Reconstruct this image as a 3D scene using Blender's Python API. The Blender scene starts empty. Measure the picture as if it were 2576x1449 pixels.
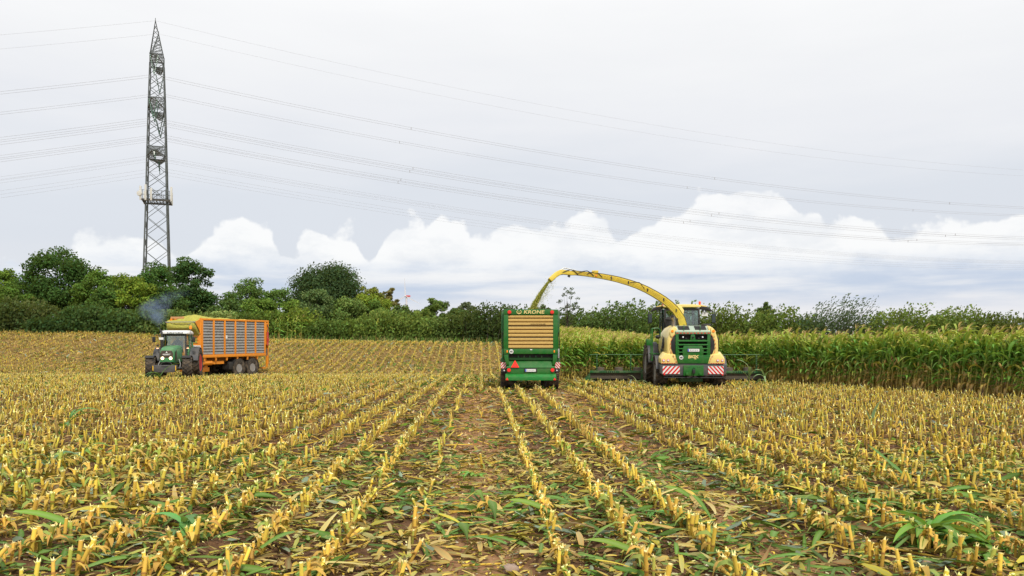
import bpy, bmesh, math, random
import numpy as np
from mathutils import Vector, Matrix
R = math.radians
rnd = random.Random(7)
rng = np.random.default_rng(11)
SC = bpy.context.scene
COL = SC.collection

# ------------------------------------------------------------------ camera
EYE, FPX, HOR = 2.15, 797.0, 338.0
cam = bpy.data.cameras.new('camera'); cam.lens = 28.02; cam.sensor_width = 36
cam.clip_end = 12000; cam.clip_start = 0.1; cam.shift_y = 50 / 1024
camo = bpy.data.objects.new('camera', cam); COL.objects.link(camo)
camo.location = (0, 0, EYE); camo.rotation_euler = (R(90), 0, 0)
SC.camera = camo

# ------------------------------------------------------------------ view
SC.view_settings.view_transform = 'Standard'; SC.view_settings.look = 'None'
SC.view_settings.exposure = 0.14; SC.view_settings.gamma = 1
SC.render.engine = 'CYCLES'
SC.cycles.max_bounces = 8; SC.cycles.transparent_max_bounces = 12
SC.cycles.volume_bounces = 1
SC.cycles.use_denoising = True

# ------------------------------------------------------------------ sun and sky
SUN_EL, SUN_AZ = R(52), R(160)          # azimuth clockwise from +Y (behind the camera, to the right)
sl = bpy.data.lights.new('sun', 'SUN'); sl.energy = 2.9; sl.angle = R(8); sl.color = (1, .95, .86)
so = bpy.data.objects.new('sun', sl); COL.objects.link(so)
sd = Vector((math.sin(SUN_AZ) * math.cos(SUN_EL), math.cos(SUN_AZ) * math.cos(SUN_EL), math.sin(SUN_EL)))
so.rotation_euler = (-sd).to_track_quat('-Z', 'Y').to_euler()


class NT:
    """tiny helper to write node trees"""
    def __init__(s, t): s.t = t
    def n(s, typ, ins=None, **kw):
        nd = s.t.nodes.new('ShaderNode' + typ)
        for k, v in kw.items(): setattr(nd, k, v)
        for k, v in (ins or {}).items(): s.set(nd.inputs[k], v)
        return nd
    def set(s, sock, v):
        if isinstance(v, bpy.types.NodeSocket): s.t.links.new(v, sock)
        elif isinstance(v, (tuple, list)) and len(v) == 3 and sock.type == 'RGBA': sock.default_value = (*v, 1)
        else: sock.default_value = v
    def m(s, op, a, b=0.0, c=None, clamp=False):
        nd = s.n('Math', operation=op, use_clamp=clamp)
        s.set(nd.inputs[0], a); s.set(nd.inputs[1], b)
        if c is not None: s.set(nd.inputs[2], c)
        return nd.outputs[0]
    def mix(s, f, a, b, typ='MIX'):
        nd = s.n('MixRGB', blend_type=typ)
        s.set(nd.inputs[0], f); s.set(nd.inputs[1], a); s.set(nd.inputs[2], b)
        return nd.outputs[0]
    def ramp(s, f, stops, interp='LINEAR'):
        nd = s.n('ValToRGB'); cr = nd.color_ramp; cr.interpolation = interp
        while len(cr.elements) < len(stops): cr.elements.new(0.5)
        for e, (p, c) in zip(cr.elements, stops):
            e.position = p; e.color = (*c, 1) if len(c) == 3 else c
        s.set(nd.inputs[0], f); return nd.outputs[0]
    def smooth(s, v, a, b):
        nd = s.n('MapRange', interpolation_type='SMOOTHSTEP')
        s.set(nd.inputs[0], v); nd.inputs[1].default_value = a; nd.inputs[2].default_value = b
        return nd.outputs[0]
    def noise(s, vec, scale, detail=4, rough=.55, col=False):
        nd = s.n('TexNoise'); nd.inputs['Scale'].default_value = scale
        nd.inputs['Detail'].default_value = detail; nd.inputs['Roughness'].default_value = rough
        if vec is not None: s.set(nd.inputs['Vector'], vec)
        return nd.outputs[1 if col else 0]


def make_world():
    w = bpy.data.worlds.new('World'); SC.world = w; w.use_nodes = True
    t = w.node_tree; t.nodes.clear(); g = NT(t)
    d = g.n('TexCoord').outputs['Generated']
    sep = g.n('SeparateXYZ', {0: d}); x, y, z = sep.outputs
    az = g.m('ARCTAN2', x, y); el = g.m('ARCSINE', z)
    # outline of the far cumulus bank: azimuth -> elevation of its top
    prof = [(-60, 655), (0, 662), (100, 650), (175, 612), (250, 582), (310, 562), (350, 572), (400, 602), (440, 612), (500, 582),
            (560, 560), (640, 555), (690, 578), (720, 606), (760, 592), (800, 570), (850, 565), (900, 586), (925, 628),
            (960, 592), (1000, 562), (1060, 546), (1115, 538), (1130, 570), (1215, 572), (1250, 552), (1300, 540), (1350, 556),
            (1400, 542), (1480, 530), (1540, 556), (1570, 574), (1600, 562), (1640, 540), (1700, 506), (1800, 490),
            (1900, 476), (1960, 486), (2000, 516), (2020, 540), (2100, 550), (2150, 560), (2200, 546), (2260, 560),
            (2330, 560), (2400, 540), (2450, 520), (2576, 512), (2700, 530)]
    fc = g.n('FloatCurve'); cv = fc.mapping.curves[0]
    pts = []
    for px, py in prof:
        a = math.atan((px / 2.5156 - 512) / FPX)
        e = math.atan((HOR - py / 2.5156) / FPX * math.cos(a))
        pts.append((a / 1.5 + .5, e / .3))
    pts = [(0, .55), (.06, .6)] + pts + [(.93, .62), (1, .55)]
    cv.points[0].location = pts[0]; cv.points[1].location = pts[-1]
    for p in pts[1:-1]: cv.points.new(*p)
    for p in cv.points: p.handle_type = 'AUTO_CLAMPED'
    fc.mapping.update()
    g.set(fc.inputs['Value'], g.m('ADD', g.m('DIVIDE', az, 1.5), .5, clamp=True))
    top = g.m('MULTIPLY', fc.outputs[0], .3)
    nz = g.noise(d, 9, 9, .62); nf = g.noise(d, 42, 7, .6)
    vo = g.n('TexVoronoi', {'Vector': g.mix(.06, d, g.noise(d, 14, 4, .6, True)), 'Scale': 24.0}, feature='SMOOTH_F1')
    vo.inputs['Smoothness'].default_value = .35
    h = g.m('SUBTRACT', top, el)
    h = g.m('ADD', h, g.m('MULTIPLY', g.m('SUBTRACT', nz, .5), .026))
    h = g.m('ADD', h, g.m('MULTIPLY', g.m('SUBTRACT', nf, .5), .013))
    h = g.m('ADD', h, g.m('MULTIPLY', g.m('SUBTRACT', .42, vo.outputs['Distance']), .042))
    mask = g.smooth(h, -.0015, .0055)
    # veil of high overcast: paler upwards, blue-grey above the bank
    lay = g.noise(g.n('Mapping', {'Vector': d, 'Scale': (1.0, 1.0, 5.0)}).outputs[0], 2.6, 6, .55)
    elv = g.m('ADD', el, g.m('MULTIPLY', g.m('SUBTRACT', lay, .5), .16))
    sky = g.ramp(elv, [(0.0, (.83, .84, .89)), (.10, (.77, .805, .87)), (.17, (.79, .825, .885)), (.25, (.92, .93, .96)),
                       (.32, (.985, .99, 1.0)), (.40, (1.06, 1.06, 1.06)), (1.0, (1.04, 1.04, 1.04))])
    # cumulus: white above, grey-blue bases, hazy strips near the horizon
    inner = g.noise(g.n('Mapping', {'Vector': d, 'Scale': (1.0, 1.0, 2.2)}).outputs[0], 11, 8, .62)
    strip = g.noise(g.n('Mapping', {'Vector': d, 'Scale': (1.0, 1.0, 9.0)}).outputs[0], 4.2, 6, .55)
    bulk = g.mix(g.smooth(inner, .34, .56), (.93, .945, .97), (1.04, 1.04, 1.04))
    elc = g.m('ADD', el, g.m('MULTIPLY', g.m('SUBTRACT', inner, .5), .045))
    base = g.mix(g.smooth(strip, .40, .66), (.60, .685, .84), (.93, .935, .96))
    cloud = g.mix(g.smooth(elc, .062, .110), base, bulk)
    low = g.mix(g.smooth(strip, .36, .6), (.78, .81, .89), (.90, .90, .935))
    cloud = g.mix(g.smooth(elc, .030, .062), low, cloud)
    allc = g.mix(mask, sky, cloud)
    ns = g.n('TexSky', sky_type='NISHITA', sun_disc=False, sun_elevation=SUN_EL, sun_rotation=SUN_AZ)
    nsk = g.mix(1.0, ns.outputs[0], (.1, .1, .1), 'MULTIPLY')
    fin = g.mix(1.0, g.mix(.93, nsk, allc), (.88, .88, .88), 'MULTIPLY')
    bg = g.n('Background', {'Color': fin, 'Strength': 1.0})
    out = g.n('OutputWorld'); t.links.new(bg.outputs[0], out.inputs[0])
    w.cycles.sampling_method = 'MANUAL'; w.cycles.sample_map_resolution = 512


make_world()

# ------------------------------------------------------------------ materials
MATS = {}


def principled(name):
    m = bpy.data.materials.new(name); m.use_nodes = True
    t = m.node_tree; t.nodes.clear(); g = NT(t)
    p = g.n('BsdfPrincipled'); o = g.n('OutputMaterial'); t.links.new(p.outputs[0], o.inputs[0])
    return m, g, p, o


def paint(name, col, rough=.42, dirt=.25, metal=0.0, dust=(.30, .23, .14), scale=3.0, bump=.0, spec=.5):
    """surface with patchy dust and a slightly uneven sheen"""
    if name in MATS: return MATS[name]
    m, g, p, o = principled(name)
    oc = g.n('TexCoord').outputs['Object']
    a = g.noise(oc, scale, 6, .65); b = g.noise(oc, scale * 9, 3, .6)
    f = g.m('MULTIPLY', g.smooth(g.m('ADD', g.m('MULTIPLY', a, .75), g.m('MULTIPLY', b, .25)), .40, .68), dirt)
    g.set(p.inputs['Base Color'], g.mix(f, col, dust))
    g.set(p.inputs['Roughness'], g.m('ADD', g.m('MULTIPLY', f, .5), rough, clamp=True))
    p.inputs['Metallic'].default_value = metal
    p.inputs['Specular IOR Level'].default_value = spec
    if bump:
        bn = g.n('Bump', {'Height': b, 'Strength': bump, 'Distance': .01}); g.set(p.inputs['Normal'], bn.outputs[0])
    MATS[name] = m; return m


def emis(name, col, st, base=(.8, .8, .8)):
    if name in MATS: return MATS[name]
    m, g, p, o = principled(name)
    p.inputs['Base Color'].default_value = (*base, 1)
    p.inputs['Emission Color'].default_value = (*col, 1); p.inputs['Emission Strength'].default_value = st
    MATS[name] = m; return m


def glassy(name, tint=(.72, .84, .80), gl=.10):
    if name in MATS: return MATS[name]
    m, g, p, o = principled(name)
    tr = g.n('BsdfTransparent', {'Color': tint}); gs = g.n('BsdfGlossy', {'Color': (1, 1, 1), 'Roughness': .03})
    lw = g.n('LayerWeight', {'Blend': .25})
    f = g.m('ADD', g.m('MULTIPLY', lw.outputs['Fresnel'], .6), gl, clamp=True)
    mx = g.n('MixShader', {0: f, 1: tr.outputs[0], 2: gs.outputs[0]})
    g.t.links.new(mx.outputs[0], o.inputs[0]); MATS[name] = m; return m


def leafy(name, rough=.55, trans=.3, jitter=.0, spec=.3):
    """plant surface, colour from the mesh's own colour attribute"""
    if name in MATS: return MATS[name]
    m, g, p, o = principled(name)
    c = g.n('Attribute', attribute_name='Col').outputs['Color']
    if jitter:
        r_ = g.n('ObjectInfo').outputs['Random']
        hs = g.n('HueSaturation', {'Color': c, 'Hue': g.m('ADD', .5 - jitter * .04, g.m('MULTIPLY', r_, jitter * .08)),
                                   'Value': g.m('ADD', 1 - jitter * .3, g.m('MULTIPLY', r_, jitter * .6))})
        c = hs.outputs[0]
    g.set(p.inputs['Base Color'], c); p.inputs['Roughness'].default_value = rough
    p.inputs['Specular IOR Level'].default_value = spec
    tl = g.n('BsdfTranslucent', {'Color': g.mix(.35, c, (.5, .6, .05), 'MIX')})
    mx = g.n('MixShader', {0: trans, 1: p.outputs[0], 2: tl.outputs[0]})
    g.t.links.new(mx.outputs[0], o.inputs[0]); MATS[name] = m; return m


LEAF = leafy('tree_foliage', .7, .25, 0, .12)
CORN = leafy('corn_foliage', .45, .30, .35, .28)
CORNF = leafy('corn_field_foliage', .5, .30, 0, .25)
STUB = leafy('corn_stubble', .7, .10, .3, .2)
LITT = leafy('corn_litter', .65, .12, .3, .18)
BARK = paint('bark', (.06, .045, .03), .9, .5, dust=(.12, .11, .08), scale=6, bump=.6)

GREEN = paint('machine_green', (.006, .125, .012), .36, .22, dust=(.16, .17, .06), bump=.08)
GREEN_D = paint('frame_green', (.014, .12, .03), .5, .35)
YEL = paint('harvester_yellow', (.85, .67, .22), .28, .16, dust=(.56, .46, .18), bump=.05)
YEL_S = paint('spout_yellow', (.72, .53, .05), .40, .30, dust=(.25, .22, .08), scale=5)
ORANGE = paint('wagon_orange', (.80, .27, .012), .48, .30, dust=(.35, .17, .06))
TGREEN = paint('tractor_green', (.040, .22, .075), .35, .3)
BLACK = paint('black_plastic', (.012, .012, .013), .55, .25, dust=(.12, .10, .07))
GREYP = paint('grey_plastic', (.055, .058, .065), .6, .25)
DARK = paint('dark_void', (.008, .008, .008), .9, .1)
RUB = paint('tyre_rubber', (.025, .022, .019), .85, .9, dust=(.17, .125, .08), scale=4, bump=.3)
REDRIM = paint('red_rim', (.55, .012, .035), .4, .2)
GREYRIM = paint('grey_rim', (.27, .26, .25), .5, .45)
STEEL = paint('steel', (.42, .43, .42), .45, .3, metal=.5)
GALV = paint('galvanised', (.11, .125, .12), .6, .5, dust=(.045, .052, .05), scale=1.2)
CHROME = paint('exhaust_metal', (.45, .40, .36), .35, .5, metal=.8)
WHITE = paint('white_paint', (.80, .80, .77), .4, .2)
REDP = paint('red_paint', (.66, .015, .015), .4, .1)
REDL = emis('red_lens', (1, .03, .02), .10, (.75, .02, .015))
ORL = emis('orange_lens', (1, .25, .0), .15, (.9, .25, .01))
GLASS = glassy('cab_glass')
LAMPG = paint('lamp_glass', (.75, .76, .78), .15, .1)
HEADL = emis('headlight_lit', (1, .72, .34), 3.5)
SILAGE = paint('silage', (.46, .42, .075), .9, .9, dust=(.20, .22, .035), scale=16, bump=.9)
BOARD = paint('yellow_board', (.56, .37, .105), .55, .35, dust=(.36, .22, .06), scale=7)
GREYBOARD = paint('grey_board', (.31, .305, .29), .55, .7, dust=(.17, .16, .145), scale=5)
BROWNMET = paint('muddy_metal', (.10, .085, .065), .8, .7, dust=(.16, .12, .08))
MINT = paint('pale_deck', (.38, .46, .36), .25, .3, dust=(.2, .3, .16))

# ------------------------------------------------------------------ object helpers


def tag(o, label=None, cat=None, group=None, kind=None):
    if label: o['label'] = label
    if cat: o['category'] = cat
    if group: o['group'] = group
    if kind: o['kind'] = kind
    return o


def empty(name, loc=(0, 0, 0), rz=0.0, parent=None):
    o = bpy.data.objects.new(name, None); COL.objects.link(o); o.location = loc; o.rotation_euler = (0, 0, rz)
    o.empty_display_size = .2
    if parent: o.parent = parent
    return o


def link(name, me, mat=None, parent=None):
    o = bpy.data.objects.new(name, me); COL.objects.link(o)
    if mat is not None and not me.materials: me.materials.append(mat)
    if parent: o.parent = parent
    return o


class MB:
    def __init__(s): s.v = []; s.f = []
    def add(s, vs, fs):
        b = len(s.v); s.v += [tuple(p) for p in vs]; s.f += [tuple(i + b for i in f) for f in fs]; return s
    def box(s, x0, x1, y0, y1, z0, z1):
        vs = [(x, y, z) for x in (x0, x1) for y in (y0, y1) for z in (z0, z1)]
        return s.add(vs, [(0, 1, 3, 2), (4, 6, 7, 5), (0, 4, 5, 1), (2, 3, 7, 6), (0, 2, 6, 4), (1, 5, 7, 3)])
    def obox(s, c, sz, M=None):
        hx, hy, hz = sz[0] / 2, sz[1] / 2, sz[2] / 2
        M = M or Matrix()
        vs = [tuple(Vector(c) + (M @ Vector((x, y, z)))) for x in (-hx, hx) for y in (-hy, hy) for z in (-hz, hz)]
        return s.add(vs, [(0, 1, 3, 2), (4, 6, 7, 5), (0, 4, 5, 1), (2, 3, 7, 6), (0, 2, 6, 4), (1, 5, 7, 3)])
    def beam(s, p0, p1, w, h=None):
        """square bar between two points"""
        p0, p1 = Vector(p0), Vector(p1); d = p1 - p0
        q = d.to_track_quat('Y', 'Z').to_matrix()
        return s.obox((p0 + p1) / 2, (w, d.length, h or w), q)
    def prism(s, poly, a, b, axis='y'):
        n = len(poly)
        def mk(p, t): return {'x': (t, p[0], p[1]), 'y': (p[0], t, p[1]), 'z': (p[0], p[1], t)}[axis]
        vs = [mk(p, a) for p in poly] + [mk(p, b) for p in poly]
        fs = [tuple(range(n))[::-1], tuple(range(n, 2 * n))] + [(i, (i + 1) % n, n + (i + 1) % n, n + i) for i in range(n)]
        return s.add(vs, fs)
    def loft(s, rings, cap=True):
        n = len(rings[0]); vs = [p for r in rings for p in r]; fs = []
        for k in range(len(rings) - 1):
            for i in range(n):
                j = (i + 1) % n; fs.append((k * n + i, k * n + j, (k + 1) * n + j, (k + 1) * n + i))
        if cap: fs += [tuple(range(n))[::-1], tuple(range((len(rings) - 1) * n, len(rings) * n))]
        return s.add(vs, fs)
    def tube(s, pts, r, n=6, cap=True):
        pts = [Vector(p) for p in pts]
        rr = r if isinstance(r, (list, tuple)) else [r] * len(pts)
        rings = []; up = None
        for i, p in enumerate(pts):
            d = (pts[min(i + 1, len(pts) - 1)] - pts[max(i - 1, 0)])
            d = d.normalized() if d.length > 1e-9 else Vector((0, 0, 1))
            if up is None:
                up = Vector((0, 0, 1)) if abs(d.z) < .9 else Vector((1, 0, 0))
            a = d.cross(up).normalized(); b = a.cross(d).normalized(); up = b
            rings.append([tuple(p + (a * math.cos(2 * math.pi * k / n) + b * math.sin(2 * math.pi * k / n)) * rr[i]) for k in range(n)])
        return s.loft(rings, cap)
    def cyl(s, p0, p1, r0, r1=None, n=14): return s.tube([p0, p1], [r0, r0 if r1 is None else r1], n)
    def lathe(s, prof, c=(0, 0, 0), axis='x', n=28):
        """prof: (radius, position along axis)"""
        rings = []
        for r, h in prof:
            ring = []
            for k in range(n):
                a = 2 * math.pi * k / n; u, w = r * math.cos(a), r * math.sin(a)
                p = {'x': (h, u, w), 'y': (u, h, w), 'z': (u, w, h)}[axis]
                ring.append((p[0] + c[0], p[1] + c[1], p[2] + c[2]))
            rings.append(ring)
        return s.loft(rings, True)
    def ball(s, c, r, sc=(1, 1, 1), n=12):
        prof = [(r * math.sin(math.pi * i / 8) + 1e-4, -r * math.cos(math.pi * i / 8)) for i in range(9)]
        m = MB().lathe(prof, (0, 0, 0), 'z', n)
        return s.add([(c[0] + p[0] * sc[0], c[1] + p[1] * sc[1], c[2] + p[2] * sc[2]) for p in m.v], m.f)
    def sweep(s, pts, wid, hei, wdir=(0, 1, 0)):
        """rectangular section swept along a path; wdir = direction of the section's width"""
        pts = [Vector(p) for p in pts]; wd = Vector(wdir); rings = []
        for i, p in enumerate(pts):
            d = (pts[min(i + 1, len(pts) - 1)] - pts[max(i - 1, 0)]).normalized()
            a = (wd - d * wd.dot(d)).normalized(); b = a.cross(d).normalized()
            w, h = wid[i] / 2, hei[i] / 2
            rings.append([tuple(p + a * u * w + b * v * h) for u, v in ((-1, -1), (1, -1), (1, 1), (-1, 1))])
        return s.loft(rings, True)
    def mesh(s, name, bevel=0.0, smooth=True):
        me = bpy.data.meshes.new(name); me.from_pydata(s.v, [], s.f)
        bm = bmesh.new(); bm.from_mesh(me)
        bmesh.ops.recalc_face_normals(bm, faces=bm.faces)
        if bevel:
            es = [e for e in bm.edges if len(e.link_faces) == 2 and e.calc_face_angle(0) > .6]
            bmesh.ops.bevel(bm, geom=es, offset=bevel, segments=2, affect='EDGES', profile=.6, clamp_overlap=True)
        bm.to_mesh(me); bm.free()
        if smooth:
            me.polygons.foreach_set('use_smooth', [True] * len(me.polygons)); me.set_sharp_from_angle(angle=.55)
        return me
    def build(s, name, mat, parent=None, bevel=0.0, smooth=True, label=None):
        o = link(name, s.mesh(name, bevel, smooth), mat, parent)
        if label: o['label'] = label
        return o


def npmesh(name, V, Q, C=None, smooth=False):
    """mesh from numpy arrays: V (n,3), Q (m,4) quads, C (n,3) colours"""
    me = bpy.data.meshes.new(name)
    V = np.ascontiguousarray(V, dtype=np.float32); Q = np.ascontiguousarray(Q, dtype=np.int32)
    me.vertices.add(len(V)); me.vertices.foreach_set('co', V.ravel())
    me.loops.add(Q.size); me.loops.foreach_set('vertex_index', Q.ravel())
    me.polygons.add(len(Q)); me.polygons.foreach_set('loop_start', np.arange(len(Q), dtype=np.int32) * 4)
    if smooth: me.polygons.foreach_set('use_smooth', np.ones(len(Q), dtype=bool))
    me.update(calc_edges=True)
    if C is not None:
        at = me.attributes.new('Col', 'FLOAT_COLOR', 'POINT')
        at.data.foreach_set('color', np.concatenate([np.clip(C, 0, 1), np.ones((len(C), 1))], 1).astype(np.float32).ravel())
    return me


def join_t(ts):
    """join templates (V,Q,C)"""
    V, Q, C, b = [], [], [], 0
    for v, q, c in ts:
        V.append(v); Q.append(q + b); C.append(c); b += len(v)
    return np.concatenate(V), np.concatenate(Q), np.concatenate(C)


def scatter(temps, idx, pos, mats, tint):
    """bake copies of templates: pos (n,3), mats (n,3,3), tint (n,3)"""
    V, Q, C, b = [], [], [], 0
    for k, (tv, tq, tc) in enumerate(temps):
        s = np.nonzero(idx == k)[0]
        if not len(s): continue
        vv = np.einsum('nij,vj->nvi', mats[s], tv) + pos[s][:, None, :]
        cc = tc[None] * tint[s][:, None, :]
        qq = tq[None] + (np.arange(len(s)) * len(tv))[:, None, None] + b
        V.append(vv.reshape(-1, 3)); C.append(cc.reshape(-1, 3)); Q.append(qq.reshape(-1, 4)); b += len(s) * len(tv)
    return np.concatenate(V), np.concatenate(Q), np.concatenate(C)


def rotm(yaw, tx, ty, sc):
    """(n,3,3): scale, tilt about x and y, then yaw"""
    n = len(yaw); cy, sy = np.cos(yaw), np.sin(yaw); o = np.zeros(n); i = np.ones(n)
    Z = np.stack([cy, -sy, o, sy, cy, o, o, o, i], 1).reshape(n, 3, 3)
    c, s = np.cos(tx), np.sin(tx); X = np.stack([i, o, o, o, c, -s, o, s, c], 1).reshape(n, 3, 3)
    c, s = np.cos(ty), np.sin(ty); Y = np.stack([c, o, s, o, i, o, -s, o, c], 1).reshape(n, 3, 3)
    sc = np.asarray(sc)
    S = np.einsum('ni,ij->nij', sc if sc.ndim == 2 else np.repeat(sc[:, None], 3, 1), np.eye(3))
    return Y @ X @ Z @ S          # tilts are in world directions


def W(px, py, Y):
    """2576-pixel-wide picture point at depth Y -> world"""
    return Vector(((px / 2.5156 - 512) / FPX * Y, Y, EYE - (py / 2.5156 - HOR) / FPX * Y))


# ------------------------------------------------------------------ terrain
_lat = rng.random((256, 256))


def vnoise(x, y):
    x = np.asarray(x, float); y = np.asarray(y, float)
    xi = np.floor(x).astype(int); yi = np.floor(y).astype(int); fx = x - xi; fy = y - yi
    fx = fx * fx * (3 - 2 * fx); fy = fy * fy * (3 - 2 * fy)
    a = _lat[xi % 256, yi % 256]; b = _lat[(xi + 1) % 256, yi % 256]
    c = _lat[xi % 256, (yi + 1) % 256]; d = _lat[(xi + 1) % 256, (yi + 1) % 256]
    return (a * (1 - fx) + b * fx) * (1 - fy) + (c * (1 - fx) + d * fx) * fy - .5


ROW0, ROWD, ROWS = .761, .737, .039      # stubble rows: x = ROW0 + k*ROWD - ROWS*y


def zt(x, y):
    x = np.asarray(x, float); y = np.asarray(y, float)
    dip = np.interp(y, [-100, 28, 38, 47, 57, 65, 75, 80, 4000], [0, 0, -.12, -.28, -.64, -.50, -.08, 0, 0])
    t = np.clip((y - 58) / 21, 0, 1); rise = t * t * (3 - 2 * t)
    k = np.interp(x, [-80, -54, -39, -25, -14, -1, 7, 15, 40], [3.3, 3.0, 2.7, 1.9, 1.68, 1.55, 1.0, .15, .1])
    fade = np.interp(y, [130, 600], [1, 0])
    return dip + rise * k * fade


def gz(x, y):
    """terrain with tracks, row ridges and clods"""
    z = zt(x, y)
    x = np.asarray(x, float); y = np.asarray(y, float)
    near = np.interp(y, [16, 45], [1, 0.15]) * np.interp(np.abs(x), [16, 30], [1, .2])
    u = x + ROWS * y
    for c, w, dp in ((-.05, .42, .05), (2.97, .40, .045)):
        z = z - dp * np.exp(-((u - c) / w) ** 4) * np.interp(y, [36, 60], [1, 0])
    z = z + .022 * np.cos((u - ROW0) / ROWD * 2 * np.pi) * near
    trk = np.exp(-((u + .05) / .42) ** 4) + np.exp(-((u - 2.97) / .40) ** 4)
    rough = near * (1 - .65 * np.clip(trk, 0, 1))
    z = z + rough * (.055 * vnoise(x * 2.1, y * 2.1) + .045 * vnoise(x * 5.3 + 31, y * 5.3) + .035 * vnoise(x * 11 + 7, y * 11))
    z = z + near * .012 * np.clip(trk, 0, 1) * np.sin(y * 2 * np.pi / .24 + np.abs(u * 5))
    return z


CORN_POLY = [(2.5, 42.6), (3.9, 43.4), (13.1, 43.2), (13.15, 39.6), (17.7, 27.6), (23, 14.5), (60, 2), (75, 92), (.6, 92)]


def incorn(x, y):
    x = np.asarray(x, float); y = np.asarray(y, float); ins = np.zeros(x.shape, bool); n = len(CORN_POLY)
    for i in range(n):
        (x0, y0), (x1, y1) = CORN_POLY[i], CORN_POLY[(i + 1) % n]
        c = ((y0 > y) != (y1 > y)) & (x < (x1 - x0) * (y - y0) / (y1 - y0 + 1e-12) + x0)
        ins ^= c
    return ins


def ground():
    ys = np.concatenate([np.arange(-30, 3, 4.), np.arange(3, 19, .11), np.arange(19, 50, .4), np.arange(50, 110, 1.2),
                         np.array([112, 120, 135, 160, 200, 260, 350, 500, 800, 1300, 2200, 4000, 7000])])
    xn = np.concatenate([np.arange(0, 12.5, .11), np.arange(12.5, 70, 1.), np.array([72, 80, 95, 120, 160, 230, 350, 600, 1100, 2200, 4500])])
    xs = np.concatenate([-xn[:0:-1], xn])
    X, Y = np.meshgrid(xs, ys); V = np.stack([X, Y, gz(X, Y)], -1).reshape(-1, 3)
    nx, ny = len(xs), len(ys)
    i = (np.arange(ny - 1)[:, None] * nx + np.arange(nx - 1)[None]).ravel()
    Q = np.stack([i, i + 1, i + nx + 1, i + nx], 1)
    me = npmesh('field_ground', V, Q, smooth=True)
    m, g, p, o = principled('soil')
    oc = g.n('TexCoord').outputs['Object']
    a = g.noise(oc, .9, 6, .6); b = g.noise(oc, 9, 6, .65); c = g.noise(oc, 60, 4, .6)
    sep = g.n('SeparateXYZ', {0: oc})
    u = g.m('ADD', sep.outputs[0], g.m('MULTIPLY', sep.outputs[1], ROWS))
    def band(cn, w):
        q = g.m('DIVIDE', g.m('ABSOLUTE', g.m('SUBTRACT', u, cn)), w)
        return g.m('SUBTRACT', 1.0, g.smooth(g.m('ADD', q, g.m('MULTIPLY', g.m('SUBTRACT', a, .5), 1.2)), .7, 1.25))
    trk = g.m('MAXIMUM', band(-.05, .48), band(2.97, .42))
    loose = g.ramp(g.m('ADD', g.m('MULTIPLY', b, .6), g.m('MULTIPLY', c, .4)),
                   [(.30, (.050, .025, .012)), (.5, (.125, .066, .032)), (.72, (.23, .13, .062))])
    packed = g.ramp(g.m('ADD', g.m('MULTIPLY', b, .7), g.m('MULTIPLY', c, .3)),
                    [(.30, (.17, .086, .040)), (.5, (.29, .155, .075)), (.72, (.40, .235, .12))])
    far = g.smooth(sep.outputs[1], 30.0, 62.0)
    straw = g.ramp(g.noise(oc, 7, 6, .8), [(.36, (.07, .04, .016)), (.48, (.20, .125, .04)), (.56, (.32, .22, .07)), (.68, (.46, .35, .12))])
    col = g.mix(trk, loose, packed)
    col = g.mix(g.m('MULTIPLY', far, .75), col, straw)
    sp = g.n('TexVoronoi', {'Vector': oc, 'Scale': 26.0}, feature='F1')
    spec = g.m('MULTIPLY', g.m('LESS_THAN', sp.outputs['Distance'], .13), g.m('GREATER_THAN', g.noise(oc, 13, 2), .56))
    col = g.mix(spec, col, (.55, .50, .40))
    g.set(p.inputs['Base Color'], col); p.inputs['Roughness'].default_value = .95; p.inputs['Specular IOR Level'].default_value = .15
    bn = g.n('Bump', {'Height': g.m('ADD', b, g.m('MULTIPLY', c, .5)), 'Strength': .8, 'Distance': .03})
    g.set(p.inputs['Normal'], bn.outputs[0])
    o = link('field_ground', me, m); tag(o, 'brown soil of the harvested corn field with wheel tracks', kind='structure')


ground()

# ------------------------------------------------------------------ corn: leaves, stubs, plants
def nrm(v): return v / (np.linalg.norm(v) + 1e-9)


def strip_leaf(rg, L, w, d0, grav, wind, seg, c0, c1, fold=.18, twist=0.0, start=(0, 0, 0), cm=None, rib=True, torn=False):
    """long corn leaf as a folded strip. d0 start direction, bends by grav (down) and wind (+x)"""
    p = np.array(start, float); d = nrm(np.array(d0, float)); V, C = [], []
    side0 = nrm(np.cross(d, [0, 0, 1.0]) + 1e-6)
    for i in range(seg + 1):
        t = i / seg
        ww = w * max(.06, (min(1, .55 + 2.2 * t)) * (1 - t ** 2.2) ** .75)
        if torn: ww = w * rg.uniform(.55, 1.0) * (.45 if i == seg else 1)
        side = nrm(np.cross(d, np.cross(side0, d))); up = nrm(np.cross(side, d))
        a = twist * t + rg.normal(0, .05); side, up = side * math.cos(a) + up * math.sin(a), up * math.cos(a) - side * math.sin(a)
        col = np.array(c0) * (1 - t) + np.array(c1) * t
        if rib:
            V += [p - side * ww / 2 + up * fold * ww, p, p + side * ww / 2 + up * fold * ww]
            C += [col, (col * .6 + np.array((.30, .38, .16)) * .4) if cm is None else np.array(cm), col * 1.0]
        else:
            V += [p - side * ww / 2, p + side * ww / 2]; C += [col, col]
        p = p + d * L / seg
        d = nrm(d + np.array([wind, 0, -grav]) / seg + rg.normal(0, .06, 3) / math.sqrt(seg))
    k = 3 if rib else 2; Q = []
    for i in range(seg):
        for j in range(k - 1): Q.append([i * k + j, i * k + j + 1, (i + 1) * k + j + 1, (i + 1) * k + j])
    return np.array(V), np.array(Q), np.array(C)


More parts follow.
